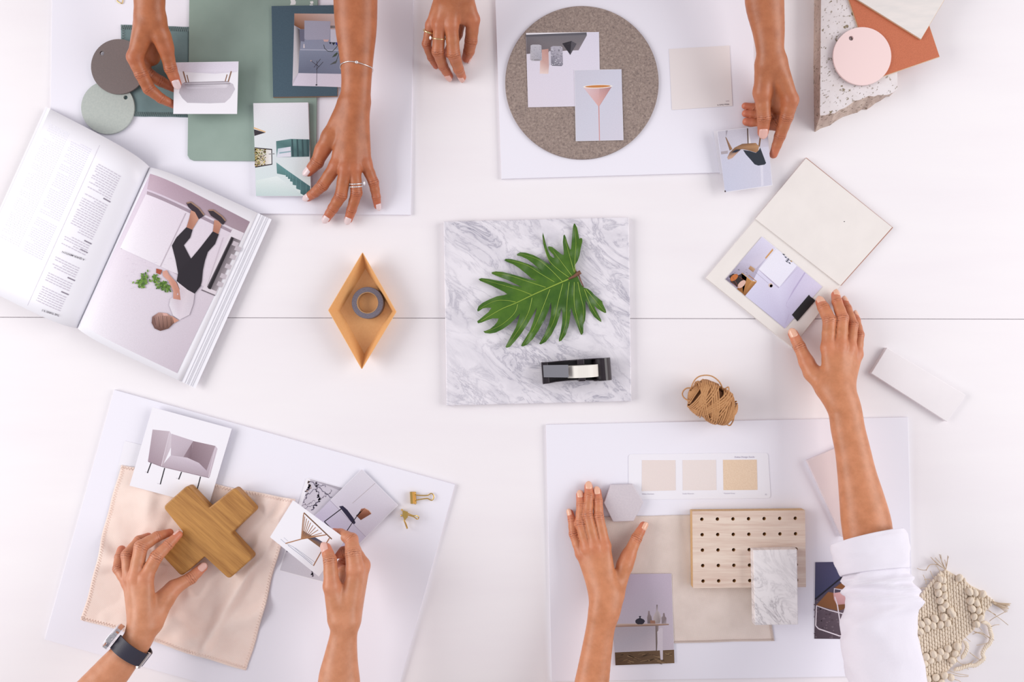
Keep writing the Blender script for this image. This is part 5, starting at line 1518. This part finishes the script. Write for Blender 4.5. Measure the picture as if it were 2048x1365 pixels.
ARMS = {}
def nail(arm, dip, tip, r0, r1, face, mat, wide=.80, over=.0006):
    a = (tip - dip); L = np.linalg.norm(a); a = a / L
    f = np.array(face, float); f = f - a * f.dot(a); f /= np.linalg.norm(f)
    w = np.cross(a, f)
    nu, nv = 8, 9; v = []; fc = []
    s0 = L - r1 * 1.0; s1 = L + r1 * .98 + over
    for lay in (0, 1):
        for j in range(nv + 1):
            t = j / nv; s = s0 + (s1 - s0) * t
            half = r1 * wide * (1 - (2 * abs(t - .45) - .10 if abs(t - .45) > .05 else 0) ** 4 * .62)
            for i in range(nu + 1):
                x = (2 * i / nu - 1)
                ang = x * 1.05
                hx = half * math.sin(ang) / math.sin(1.05)
                rl = r1 + (r0 - r1) * max(0, (L - s) / L)
                hz = rl * 1.0 + .0004 - r1 * .72 * (1 - math.cos(ang)) - .10 * r1 * max(0, t - .3) ** 2 * 2.2 - (.0 if t > .05 else .0006)
                if lay: hz -= .0005
                v.append(tip - a * L + a * s + w * hx + f * hz)
    n = (nu + 1) * (nv + 1)
    for j in range(nv):
        for i in range(nu):
            q = [j * (nu + 1) + i, j * (nu + 1) + i + 1, (j + 1) * (nu + 1) + i + 1, (j + 1) * (nu + 1) + i]
            fc.append(q); fc.append([k + n for k in q[::-1]])
    ring = list(range(nu + 1)) + [j * (nu + 1) + nu for j in range(1, nv + 1)] + [nv * (nu + 1) + i for i in range(nu - 1, -1, -1)] + [j * (nu + 1) for j in range(nv - 1, 0, -1)]
    for p_, q_ in zip(ring, ring[1:] + ring[:1]): fc.append([p_, p_ + n, q_ + n, q_])
    c = Vector(v[0]); 
    nn = (Vector(v[1]) - c).cross(Vector(v[nu + 2]) - c)
    if nn.dot(Vector(f)) < 0: fc = [q[::-1] for q in fc]
    mk('fingernail', np.array(v), fc, mat, parent=arm, smooth=True)

def hand(key, person, skin, nailmat, fore, metas, thumb_meta, fingers, nails, flat=.78, label=None, kp=.009):
    allp = [P3(t) for t in fore] + [P3(t) for m_ in metas for t in m_] + [P3(t) for t in thumb_meta] + [P3(t) for f_ in fingers.values() for t in f_]
    lo = np.min([p_ - r - .006 for p_, r in allp], 0); hi = np.max([p_ + r + .006 for p_, r in allp], 0)
    F = Field(lo, hi)
    palm = F.new()
    fp = [Vector((*P3(t)[0], P3(t)[1])) for t in fore]
    sp = []
    for i in range(len(fp) - 1):       # smooth spline through the forearm stations
        p0 = fp[max(i - 1, 0)]; p1 = fp[i]; p2 = fp[i + 1]; p3 = fp[min(i + 2, len(fp) - 1)]
        L1 = (p2 - p1).length; t1 = (p2 - p0) / max(1e-6, (p2 - p0).length) * L1; t2 = (p3 - p1) / max(1e-6, (p3 - p1).length) * L1
        for k in range(5):
            u = k / 5; sp.append(p1 * (2 * u ** 3 - 3 * u ** 2 + 1) + t1 * (u ** 3 - 2 * u ** 2 + u) + p2 * (-2 * u ** 3 + 3 * u ** 2) + t2 * (u ** 3 - u ** 2))
    sp.append(fp[-1])
    F.chain(palm, [(np.array(q[:3]), q[3]) for q in sp], .0006, flat)
    for m_ in metas: F.chain(palm, [(p_, r * (.9 if i == 0 else 1)) for i, (p_, r) in enumerate([P3(t) for t in m_])], kp)
    F.chain(palm, [P3(t) for t in thumb_meta], .008)
    D = palm.copy()
    for nm, f_ in fingers.items():
        P = [(p_, r * 1.05) for p_, r in [P3(t) for t in f_]]
        # slimmer mid phalanges
        Q = [P[0]]
        for (a, ra), (b, rb) in zip(P[:-1], P[1:]):
            if np.linalg.norm(b - a) > .016: Q.append(((a + b) / 2, (ra + rb) / 2 * .96))
            Q.append((b, rb))
        fd = F.new(); F.chain(fd, Q, .0018)
        lo_ = np.min([p_ - r for p_, r in P], 0) - .012; hi_ = np.max([p_ + r for p_, r in P], 0) + .012
        i0 = np.clip(((lo_ - F.lo) / HV).astype(int), 0, F.n); i1 = np.clip(((hi_ - F.lo) / HV).astype(int) + 1, 0, F.n)
        sl = tuple(slice(a, b) for a, b in zip(i0, i1))
        D[sl] = np.minimum(D[sl], smin(palm[sl], fd[sl], .006 if nm != 'thumb' else .008))
    V, Q = surface_net(F, D)
    # the upper arm beyond the picture, carried on towards the shoulder
    (e0, er), (e1, _) = P3(fore[0]), P3(fore[1])
    d0 = (e0 - e1) / np.linalg.norm(e0 - e1); ring = []; cpos = e0 - d0 * .03; m0 = len(V); NS, NR = 28, 16
    for i in range(NR):
        u_ = i / (NR - 1); up_ = np.array([0, 0, 1.0]); dd = d0 * (1 - .45 * u_) + up_ * (.75 * u_); dd /= np.linalg.norm(dd)
        if i: cpos = cpos + dd * .027
        s_ = np.cross(dd, up_); s_ /= np.linalg.norm(s_); t_ = np.cross(s_, dd)
        rr = er * (.97 + .16 * min(1, u_ * 1.6)) * (1 if i < NR - 1 else .6); fl = flat + (.94 - flat) * min(1, u_ * 2)
        ring += [cpos + s_ * math.cos(2 * math.pi * k / NS) * rr + t_ * math.sin(2 * math.pi * k / NS) * rr * fl for k in range(NS)]
    ring.append(cpos + dd * .012); ring.append(e0 - d0 * .045)
    V = np.concatenate([V, np.array(ring)])
    q2 = [[m0 + i * NS + k, m0 + i * NS + (k + 1) % NS, m0 + (i + 1) * NS + (k + 1) % NS, m0 + (i + 1) * NS + k] for i in range(NR - 1) for k in range(NS)]
    q3 = [[m0 + (NR - 1) * NS + k, m0 + (NR - 1) * NS + (k + 1) % NS, m0 + NR * NS] for k in range(NS)] + [[m0 + (k + 1) % NS, m0 + k, m0 + NR * NS + 1] for k in range(NS)]
    Q = Q.tolist() + [list(map(int, q)) for q in q2 + q3]
    # colour and crease attributes
    tint = np.zeros(len(V)); cu = np.zeros(len(V)); cw = np.zeros(len(V))
    for nm, f_ in fingers.items():
        P = [P3(t) for t in f_]
        d = np.linalg.norm(V - P[-1][0], axis=1); tint = np.maximum(tint, np.exp(-(d / .013) ** 2) * .85)
        d = np.linalg.norm(V - P[0][0], axis=1); tint = np.maximum(tint, np.exp(-(d / .013) ** 2) * .4)
        js = list(range(1, len(P) - 1))
        for q in js:
            ax_ = P[q + 1][0] - P[q - 1][0]; ax_ = ax_ / np.linalg.norm(ax_)
            rel = V - P[q][0]; t = rel @ ax_; d = np.linalg.norm(rel, axis=1)
            rj = P[q][1]
            wgt = np.exp(-(t / (.0055 if q == js[0] else .0035)) ** 2) * (d < rj * 1.7)
            upz = rel[:, 2] / (d + 1e-9)
            wgt = wgt * np.clip(upz * 1.6 + .1, 0, 1) * (.9 if q == js[0] else .75)
            sel = wgt > cw
            cu[sel] = t[sel] / .0030; cw[sel] = wgt[sel]
            tint = np.maximum(tint, np.exp(-(d / .010) ** 2) * .5)
    arm = mk('arm', V, Q, skin, parent=person, smooth=True, attrs={'tint': tint, 'cu': cu, 'cw': cw}, label=label)
    for nm, face in nails.items():
        f_ = fingers[nm]; (a, ra), (b, rb) = P3(f_[-2]), P3(f_[-1])
        fc = (face[0], -face[1], face[2])
        nail(arm, a, b, ra * 1.05, rb * 1.05, fc, nailmat, over=.0010 if nailmat is nail_white else .0005)
    ARMS[key] = dict(arm=arm, bvh=BVHTree.FromPolygons(V.tolist(), Q), fingers={k: [P3(t) for t in f_] for k, f_ in fingers.items()}, fore=[P3(t) for t in fore])
    return arm

UP = (0, 0, 1)
PA = thing('person', 'person at the upper left with bare tanned arms and a thin silver bracelet', 'person', W(500, 60, 0))
PB = thing('person', 'person at the upper middle with gold rings, pinching a chair photo', 'person', W(1220, 40, 0))
PC = thing('person', 'person at the lower left wearing a dark strapped watch, gripping the wooden cross', 'person', W(480, 1300, 0))
PD = thing('person', 'person at the lower right in a white linen sleeve with peach nails, touching the notebook', 'person', W(1450, 1150, 0))

hand('A1', PA, skin_A, nail_white,
     [(300, -330, 175, 46), (299, -120, 115, 37), (299, 0, 92, 30.5), (299, 28, 88, 29)],
     [[(296, 38, 84, 25), (271, 112, 68, 14.5)], [(292, 40, 72, 24), (270, 116, 50, 14)], [(290, 42, 60, 22), (272, 118, 36, 13)], [(290, 47, 52, 20), (276, 116, 27, 12)], [(302, 60, 64, 24), (301, 112, 40, 19)]],
     [(311, 40, 84, 21), (324, 75, 73, 16), (331, 95, 66, 13.5)],
     dict(thumb=[(331, 95, 66, 13.5), (341, 137, 52, 12), (353, 167, 40.5, 9)],
          index=[(269, 116, 68, 14.5), (283, 148, 58, 12.8), (298, 178, 46, 11.8), (322, 197, 34, 9.5), (346, 209, 20.5, 7.5)],
          middle=[(271, 120, 50, 13), (298, 150, 36, 11.5), (322, 163, 29, 10.3), (347, 176, 19.5, 8)],
          ring=[(274, 120, 36, 12), (295, 150, 23, 10.5), (315, 160, 18, 8)],
          pinky=[(276, 118, 27, 11), (292, 140, 18, 9), (308, 150, 15, 7)]),
     dict(thumb=(.15, -.1, 1)), label='hand holding the sofa photo by its edge')
hand('A2', PA, skin_A, nail_white,
     [(712, -330, 140, 50), (711, -120, 80, 45.5), (711, 0, 65, 43.5), (712, 55, 60, 41), (713, 110, 56, 34), (713, 154, 54, 30), (711, 198, 50, 29.5)],
     [[(701, 207, 48, 21), (673, 330, 39, 12.5)], [(707, 207, 50, 21), (692, 336, 43, 12.5)], [(714, 207, 49, 21), (711, 336, 40, 12)], [(721, 207, 46, 18), (731, 326, 33, 11.5)]],
     [(694, 212, 44, 20), (660, 275, 38, 16), (645, 300, 34, 13)],
     dict(thumb=[(645, 300, 34, 13), (634, 325, 30, 12.6), (617, 344, 22.3, 9)],
          index=[(671, 333, 39, 12.8), (645, 371, 31, 11.3), (630, 385, 21, 9.6), (616, 395, 12, 8)],
          middle=[(691, 339, 43, 13), (682, 391, 32, 11.8), (666, 417, 19, 10), (653, 437, 10, 8)],
          ring=[(709, 339, 40, 12.5), (713, 386, 31, 11), (703, 420, 18, 9.4), (697, 439, 10, 7.8)],
          pinky=[(731, 328, 33, 12), (747, 365, 27, 10), (752.5, 394, 19, 8.2), (755, 412, 11.5, 6.8)]),
     dict(thumb=(-.5, .1, 1), index=UP, middle=(.2, 0, 1), ring=(.1, 0, 1), pinky=(.6, 0, 1)), label='hand with splayed fingers and a ring')
hand('B1', PB, skin_B, nail_nat,
     [(913, -330, 180, 48), (912, -130, 115, 38), (911, -60, 95, 36), (909, -25, 84, 38)],
     [[(890, -25, 74, 17), (863, 48, 52, 10.5)], [(900, -25, 78, 19), (880, 48, 62, 12)], [(912, -25, 80, 19), (903, 48, 64, 13)], [(925, -25, 76, 19), (945, 36, 54, 13)], [(918, -20, 74, 17), (926, 36, 56, 13)]],
     [(930, -20, 66, 18), (925, 20, 50, 13)],
     dict(thumb=[(925, 20, 50, 13), (914, 68, 28, 11), (896, 106, 12, 9)],
          index=[(946, 42, 53, 13), (942, 82, 37, 12), (938, 102, 22, 10.8), (933, 116, 9.5, 9)],
          middle=[(903, 52, 64, 13), (907, 108, 47, 12.6), (917, 138, 23, 10), (924, 154, 7, 8)],
          ring=[(879, 52, 62, 12), (876, 103, 47, 12), (886, 132, 23, 9.4), (898, 152, 7, 8)],
          pinky=[(861, 52, 52, 9.6), (853, 88, 39, 8.8), (862, 115, 20, 7.2), (872, 132, 7, 6)]),
     dict(index=(1, -.1, .6), middle=(-.4, .2, 1), ring=(-.5, .3, 1)), label='loosely curled hand with two gold rings')
hand('B2', PB, skin_B, nail_nat,
     [(1520, -330, 170, 52), (1527, -110, 105, 42), (1529, 0, 84, 38.5), (1537, 60, 77, 31.5), (1540, 97, 75, 27.5), (1542, 122, 71, 28)],
     [[(1552, 127, 68, 23), (1581, 197, 57, 14)], [(1550, 127, 58, 22), (1581, 205, 42, 14)], [(1545, 127, 50, 20), (1571, 205, 30, 13)], [(1540, 127, 46, 20), (1559, 200, 24, 12)], [(1548, 145, 54, 22), (1556, 208, 36, 19)]],
     [(1531, 132, 66, 21), (1524, 183, 54, 16)],
     dict(thumb=[(1524, 186, 53, 15.5), (1528, 236, 42, 12.8), (1526, 265, 32, 10.3)],
          index=[(1582, 202, 56, 14), (1573, 234, 44, 12.8), (1560, 272, 27, 10.8), (1547, 309, 12, 7.8)],
          middle=[(1580, 206, 40, 13), (1558, 250, 27, 12), (1520, 248, 18, 9.8), (1493, 243.5, 15, 7.8)],
          ring=[(1568, 206, 29, 12), (1547, 236, 19, 11), (1515, 230, 15, 9), (1491, 227, 12.5, 7)],
          pinky=[(1556, 200, 23, 11), (1535, 220, 15, 9.5), (1510, 215, 12, 8), (1490, 212, 10.5, 6.4)]),
     dict(thumb=(-.15, 0, 1)), label='hand pinching the corner of the chair photo')
hand('C1', PC, skin_C, nail_nat,
     [(40, 1545, 165, 54), (150, 1430, 115, 44), (222, 1347, 95, 35.5), (251, 1312, 88, 31), (273, 1284, 83, 29), (286, 1255, 78, 29.5)],
     [[(293, 1250, 76, 23), (292, 1160, 68, 14)], [(285, 1250, 76, 23), (271, 1158, 68, 14)], [(280, 1252, 70, 22), (262, 1160, 58, 12.5)], [(277, 1255, 64, 20), (258, 1168, 46, 11.5)]],
     [(306, 1245, 68, 21), (331, 1196, 54, 17), (347, 1177, 46, 13.5)],
     dict(thumb=[(347, 1177, 46, 13.5), (382, 1157, 33, 11.7), (406, 1135, 25, 8.6)],
          index=[(291, 1155, 68, 13.5), (313, 1114, 60, 12.2), (337, 1090, 50, 9.8), (357, 1070, 40, 7.5)],
          middle=[(270, 1155, 68, 13.5), (282, 1094, 60, 12.8), (314, 1074, 42, 10), (339, 1066, 25, 7.5)],
          ring=[(259, 1157, 58, 12.5), (255, 1111, 52, 11.8), (278, 1082, 36, 9.6), (296, 1074, 22, 7.5)],
          pinky=[(255, 1165, 46, 11.5), (237, 1138, 40, 10.6), (239, 1115, 30, 9), (243, 1100, 20, 8)]),
     dict(thumb=(.1, -.2, 1), index=(-.6, -.5, .2)), label='hand with a watch gripping the wooden cross')
hand('C2', PC, skin_C, nail_nat,
     [(690, 1600, 160, 62), (682, 1450, 110, 47), (678, 1365, 98, 41.5), (681, 1322, 97, 34), (687, 1272, 97, 27), (690, 1247, 98, 28)],
     [[(693, 1240, 94, 26), (711, 1142, 86, 17.5)], [(700, 1238, 84, 24), (723, 1133, 68, 16.5)], [(700, 1238, 74, 22), (718, 1140, 54, 15)], [(696, 1238, 68, 20), (706, 1150, 44, 13)], [(688, 1220, 82, 24), (690, 1150, 68, 19)]],
     [(677, 1236, 96, 22), (664, 1178, 99, 16)],
     dict(thumb=[(663, 1168, 99, 15), (660, 1121, 94, 12.8), (652, 1097, 84, 10)],
          index=[(710, 1136, 88, 17), (706, 1108, 84, 15), (703, 1080, 74, 12.8), (681, 1069, 63, 10.3), (668, 1066, 60, 8.5)],
          middle=[(722, 1131, 68, 16), (708, 1100, 60, 12.5), (686, 1105, 61, 10.5), (669, 1111, 63, 8)],
          ring=[(716, 1140, 54, 14), (698, 1112, 46, 11), (684, 1128, 52, 9.5), (678, 1142, 58, 8)],
          pinky=[(706, 1150, 44, 12), (690, 1126, 38, 9.5), (680, 1146, 44, 8)]),
     dict(thumb=(-.2, 0, 1)), label='hand holding up the fan bench card')
hand('D1', PD, skin_D, nail_peach,
     [(1150, 1680, 150, 62), (1163, 1500, 85, 44), (1184, 1365, 60, 34), (1194, 1300, 54, 30), (1202, 1251, 51, 28.5), (1209, 1220, 50, 32), (1214, 1192, 45, 33)],
     [[(1220, 1195, 43, 20), (1210, 1095, 34, 11.5)], [(1212, 1195, 45, 20), (1191, 1095, 36, 11.5)], [(1205, 1195, 44, 20), (1175, 1098, 33, 11)], [(1198, 1195, 40, 18), (1163, 1110, 28, 10)]],
     [(1231, 1188, 36, 17), (1250, 1130, 28, 14.5), (1257, 1112, 26, 12.2)],
     dict(thumb=[(1257, 1112, 26, 12.2), (1273, 1077, 21, 10.5), (1287, 1052, 17, 7.8)],
          index=[(1209, 1090, 34, 11.3), (1197, 1033, 25, 10), (1196, 1003, 18, 9), (1194, 983, 13, 7.8)],
          middle=[(1190, 1093, 36, 11.3), (1175, 1030, 26, 10), (1178, 993, 18, 9), (1177, 973, 12.5, 7.8)],
          ring=[(1174, 1096, 33, 10.8), (1160, 1047, 25, 9.6), (1162, 1010, 18, 8.8), (1160, 990, 12.5, 7.5)],
          pinky=[(1161, 1108, 28, 9.8), (1147, 1069, 21, 8.7), (1144, 1040, 16, 7.8), (1140, 1026, 12, 6.5)]),
     dict(thumb=(.5, .1, 1), index=(-.15, 0, 1), middle=UP, ring=UP, pinky=(-.4, 0, 1)), label='flat hand with peach nails beside the hexagonal tile')
hand('D2', PD, skin_D, nail_peach,
     [(1800, 1500, 165, 56), (1762, 1250, 112, 46), (1744, 1130, 92, 47), (1733, 1050, 82, 48.5), (1724, 1000, 77, 43.5), (1714, 950, 72, 37.5), (1705, 900, 68, 34), (1696, 860, 64, 33), (1690, 823, 60, 32.5), (1682, 801, 58, 34), (1672, 781, 53, 36)],
     [[(1665, 777, 50, 23), (1656, 698, 44, 12.8)], [(1672, 777, 53, 23), (1680, 694, 47, 12.8)], [(1682, 777, 51, 22), (1700, 698, 44, 11.5)], [(1690, 777, 47, 19), (1714, 710, 36, 10.5)]],
     [(1650, 773, 44, 21), (1624, 746, 34, 15), (1613, 725, 30, 12.8)],
     dict(thumb=[(1613, 724, 30, 12.8), (1599, 694, 24, 11.6), (1586, 668, 17.5, 9.3)],
          index=[(1656, 695, 44, 13), (1659, 641, 37, 12.5), (1647, 616, 26, 11), (1641, 605, 17, 9.3)],
          middle=[(1681, 692, 47, 12.5), (1685, 637, 38, 11.6), (1674, 604, 25, 9.6), (1671, 590, 16, 8)],
          ring=[(1700, 696, 44, 11.5), (1706, 650, 34, 9.6), (1694, 617, 20, 8.5), (1688, 602, 10, 7)],
          pinky=[(1714, 709, 36, 10.2), (1719, 670, 28, 8.8), (1712, 641, 15, 8), (1709, 630, 8, 6.6)]),
     dict(thumb=(-.25, 0, 1), index=(-.1, 0, 1), middle=(.1, 0, 1), ring=(.2, 0, 1), pinky=(.4, 0, 1)), label='hand with peach nails resting on the notebook')

# ------------------------------------------------------------------ white linen sleeve
def sleeve_geo(st, n=56, amp=.0015, seed=3, thick=.0016, lean=.018, fold=0.0):
    v, f = [], []
    st2 = []
    for a, b in zip(st[:-1], st[1:]):
        for k in range(5): st2.append(tuple(x + (y - x) * k / 5 for x, y in zip(a, b)))
    st2.append(st[-1])
    m_ = len(st2)
    for lay in (0, 1):
        for i, (lx, ly, rx, ry, z, hz) in enumerate(st2):
            L = W(lx, ly, z / 1000); R = W(rx, ry, z / 1000); c = (L + R) / 2; h = (R - L) / 2
            for k in range(n):
                a = 2 * math.pi * k / n
                q = c + h * math.cos(a) + Vector((0, 0, 1)) * math.sin(a) * hz / 1000 + Vector((-.2, .98, 0)) * math.sin(a) * lean
                nr = (q - c).normalized()
                w_ = noise.noise(Vector((q.x * 26 + q.y * 16 + seed, q.y * 55 - q.x * 20, q.z * 26))) * amp + noise.noise(Vector((q.x * 60 + q.y * 60, q.y * 130 - q.x * 60, q.z * 60 + seed))) * amp * .6
                if fold:
                    t = i / (m_ - 1)
                    for t0, sl, hh, ww_ in ((.04, -.015, .7, .016), (.095, .026, .9, .019), (.16, .044, 1.0, .022), (.24, .073, .9, .026), (.335, -.07, .7, .033), (.44, .088, .8, .036), (.57, .07, .8, .045), (.75, .06, .8, .05)):
                        w_ += fold * hh * math.exp(-((t - t0 - sl * math.cos(a) - .02 * math.sin(2 * a + t0 * 40)) / ww_) ** 2)
                    w_ -= fold * .4
                v.append(q + nr * (w_ - lay * thick))
    N = m_ * n
    for i in range(m_ - 1):
        for k in range(n):
            k2 = (k + 1) % n
            q = [i * n + k, i * n + k2, (i + 1) * n + k2, (i + 1) * n + k]
            f.append(q); f.append([x + N for x in q[::-1]])
    for i in (0, m_ - 1):
        for k in range(n):
            k2 = (k + 1) % n; q = [i * n + k, i * n + k2, i * n + k2 + N, i * n + k + N]
            f.append(q if i else q[::-1])
    c = Vector(v[0]); 
    return v, f
slv = sleeve_geo([(1686, 1142, 1812, 1132, 92, 44), (1693, 1172, 1816, 1158, 96, 46), (1692, 1192, 1834, 1176, 99, 48), (1690, 1215, 1833, 1200, 102, 49), (1687, 1250, 1829, 1235, 108, 50), (1690, 1300, 1836, 1290, 118, 52), (1697, 1365, 1846, 1360, 130, 54), (1712, 1440, 1868, 1440, 148, 58), (1735, 1540, 1895, 1545, 172, 60), (1765, 1650, 1935, 1660, 230, 68), (1800, 1770, 1985, 1785, 310, 74), (1835, 1880, 2030, 1900, 400, 78)], amp=.0030, fold=.0060)
sleeve = mk('shirt_sleeve', slv[0], slv[1], m_linen, parent=PD, smooth=True, label='white linen shirt sleeve')
cf = sleeve_geo([(1661, 1091, 1806, 1061, 86, 43), (1663, 1098, 1810, 1070, 87, 46), (1668, 1118, 1814, 1100, 89, 48), (1677, 1140, 1815, 1125, 91, 49), (1684, 1152, 1813, 1140, 93, 48)], amp=.0022, seed=9, thick=.003)
mk('rolled_cuff', cf[0], cf[1], m_linen, parent=sleeve, smooth=True)

# ------------------------------------------------------------------ jewellery and watch
def on_arm(key, px, py, lift):
    d = (W(px, py, 0) - Vector((0, 0, H))).normalized()
    h = ARMS[key]['bvh'].ray_cast(Vector((0, 0, H)), d)
    if h[0] is None: return None
    return h[0] + h[1] * lift if h[1].z > 0 else h[0] - h[1] * lift
bp = [(681.5, 134), (682.5, 129), (686, 126.5), (690, 124.8), (696, 123.4), (702, 123.2), (708, 123.8), (714, 125), (720, 126.6), (726, 128.6), (732, 130.8), (738, 133.2), (741.5, 134.8)]
pts = [q for q in (on_arm('A2', x, y, .0007) for x, y in bp) if q]
e0, e1 = pts[0], pts[-1]; mid = (e0 + e1) / 2
under = []
for i in range(1, 14):
    a = math.pi * i / 14
    c = mid + (e1 - mid) * math.cos(a) * 1.08; c.z = mid.z - math.sin(a) * .040; under.append(c)
br = thing('bracelet', 'thin silver chain bracelet with one small bead on the tanned wrist', 'bracelet', (mid.x, mid.y, mid.z - .04))
loop = smooth_pts(pts + under, 3, True)
g = tube_geo(loop, .00075, 6, True); mk('chain', g[0], g[1], m_silver, parent=br, smooth=True)
bd = on_arm('A2', 713.5, 124.8, .0016)
v, f = blob(14, 8, 2, 0); mk('bead', [Vector(q) * .0026 + bd for q in v], f, m_silver, parent=br, smooth=True)

def ring_thing(name, label, key, finger, t, r_mul, wire, mat, gem=None, gem_off=(0, 0), group=None, flat=1.0, stones=0):
    P = ARMS[key]['fingers'][finger]; (a, ra), (b, rb) = P[0], P[1]
    c = Vector(a + (b - a) * t); ax_ = Vector(b - a).normalized(); R = (ra + (rb - ra) * t) * r_mul
    u = (Vector((0, 0, 1)) - ax_ * ax_.z).normalized(); w = ax_.cross(u)
    o = thing(name, label, 'ring', c - Vector((0, 0, R)), group)
    pts = [c + (w * math.cos(2 * math.pi * i / 40) + u * math.sin(2 * math.pi * i / 40)) * R for i in range(40)]
    g = tube_geo(pts, wire, 8, True); mk('band', g[0], g[1], mat, parent=o, smooth=True)
    if stones:
        acc = Acc(); bv_, bf_ = blob(8, 4, 2, 0)
        for i in range(stones):
            an = math.pi * (.1 + .8 * i / (stones - 1)); q = c + (w * math.cos(an) + u * math.sin(an)) * (R + wire * .6)
            acc.add(([Vector(k) * wire * .85 + q for k in bv_], bf_))
        acc.build('stone_row', m_crystal, parent=o)
    if gem:
        an = gem_off; q = c + (w * math.cos(an) + u * math.sin(an)) * (R + gem * .8)
        n_ = (q - c).normalized(); s_ = ax_; k_ = n_.cross(s_)
        v = [q + (s_ * math.cos(i * math.pi / 4) + k_ * math.sin(i * math.pi / 4)) * gem + n_ * gem * .3 for i in range(8)] + [q + (s_ * math.cos(i * math.pi / 4) + k_ * math.sin(i * math.pi / 4)) * gem * .55 + n_ * gem * .7 for i in range(8)] + [q - n_ * gem * .8]
        f = [[i, (i + 1) % 8, 8 + (i + 1) % 8, 8 + i] for i in range(8)] + [list(range(8, 16))] + [[(i + 1) % 8, i, 16] for i in range(8)]
        mk('gemstone', v, f, m_crystal, parent=o)
        for i in range(4):
            d_ = s_ * math.cos(i * math.pi / 2 + .78) + k_ * math.sin(i * math.pi / 2 + .78)
            g = tube_geo([q - n_ * gem * .8, q + d_ * gem * .9 + n_ * gem * .45], .00035, 5); mk('prong', g[0], g[1], mat, parent=o)
ring_thing('finger_ring', 'silver band of small stones on the splayed hand, nearer the fingertip', 'A2', 'ring', .72, 1.10, .0010, m_silver, stones=11, group='silver rings')
ring_thing('finger_ring', 'silver ring with a raised diamond on the splayed hand', 'A2', 'ring', .60, 1.10, .0010, m_silver, gem=.0034, gem_off=math.pi - .15, group='silver rings', stones=7)
ring_thing('finger_ring', 'thick gold ring on the little finger of the curled hand', 'B1', 'pinky', .30, 1.16, .0015, m_palegold, group='gold rings')
ring_thing('finger_ring', 'thin gold ring with a small stone on the curled hand', 'B1', 'ring', .48, 1.08, .0009, m_palegold, gem=.0030, gem_off=math.pi - 2.75, group='gold rings')

# watch on the lower left wrist
(a, ra), (b, rb) = ARMS['C1']['fore'][3], ARMS['C1']['fore'][4]
c = Vector(a * .5 + b * .5); ax_ = Vector(b - a).normalized()
side = ax_.cross(Vector((0, 0, 1))).normalized()          # to the right of the forearm in the photo
if side.x < 0: side = -side
upv = side.cross(ax_).normalized()
if upv.z < 0: upv = -upv
RX = (ra + rb) / 2 + .0046; RZ = RX * .80 + .0022
wt = thing('wrist_watch', 'steel wristwatch on a dark navy leather strap, seen edge on', 'watch', c - Vector((0, 0, RZ)))
def wp(an, off, rad=0.0): return c + side * math.cos(an) * (RX + rad) + upv * math.sin(an) * ((RZ if math.sin(an) > 0 else RZ * 1.16) + rad) + ax_ * off
def band(a0, a1, hw0, hw1, t, n=36):
    v, f = [], []
    for i in range(n + 1):
        s_ = i / n; an = a0 + (a1 - a0) * s_; hw = hw0 + (hw1 - hw0) * s_
        v += [wp(an, -hw, 0), wp(an, -hw, t), wp(an, hw, t), wp(an, hw, 0)]
    for i in range(n):
        for k in range(4): f.append([i * 4 + k, i * 4 + (k + 1) % 4, i * 4 + 4 + (k + 1) % 4, i * 4 + 4 + k])
    f += [[3, 2, 1, 0], [4 * n, 4 * n + 1, 4 * n + 2, 4 * n + 3]]
    return v, f
g = band(.05, 2.45, .0095, .0105, .0022); mk('strap', g[0], g[1], m_leather, parent=wt)
g = band(3.85, 6.3, .0105, .0095, .0022); mk('strap', g[0], g[1], m_leather, parent=wt)
g = band(.25, .5, .012, .012, .0030, 6); mk('buckle', g[0], g[1], m_steel, parent=wt)
an = 3.05; cn_ = (side * math.cos(an) + upv * math.sin(an)).normalized(); cc_ = wp(an, 0, .003)
u_ = ax_; w_ = cn_.cross(u_).normalized()
def disc(r0, r1, h0, h1, n=48):
    v, f = [], []
    for r_, h_ in ((r0, h0), (r1, h1)):
        v += [cc_ + cn_ * h_ + (u_ * math.cos(2 * math.pi * i / n) + w_ * math.sin(2 * math.pi * i / n)) * r_ for i in range(n)]
    for i in range(n): f.append([i, (i + 1) % n, n + (i + 1) % n, n + i])
    f += [list(range(n))[::-1], list(range(n, 2 * n))]
    return v, f
g = disc(.0185, .0190, -.003, .0035); mk('watch_case', g[0], g[1], m_steel, parent=wt)
g = disc(.0190, .0170, .0035, .0052); mk('bezel', g[0], g[1], m_steel, parent=wt)
g = disc(.0168, .0150, .0052, .0062); mk('crystal', g[0], g[1], m_glass, parent=wt)
g = tube_geo([cc_ + w_ * .0188 * (1 if w_.z > 0 else -1), cc_ + w_ * .0225 * (1 if w_.z > 0 else -1)], .0024, 14); mk('crown', g[0], g[1], m_steel, parent=wt)
for s1 in (-1, 1):
    for s2 in (-1, 1):
        bx = box_geo(cc_ + u_ * .0105 * s1 + w_ * .0185 * s2 - cn_ * .001, u_ * .0016, w_ * .0045, cn_ * .0022); mk('lug', bx[0], bx[1], m_steel, parent=wt)
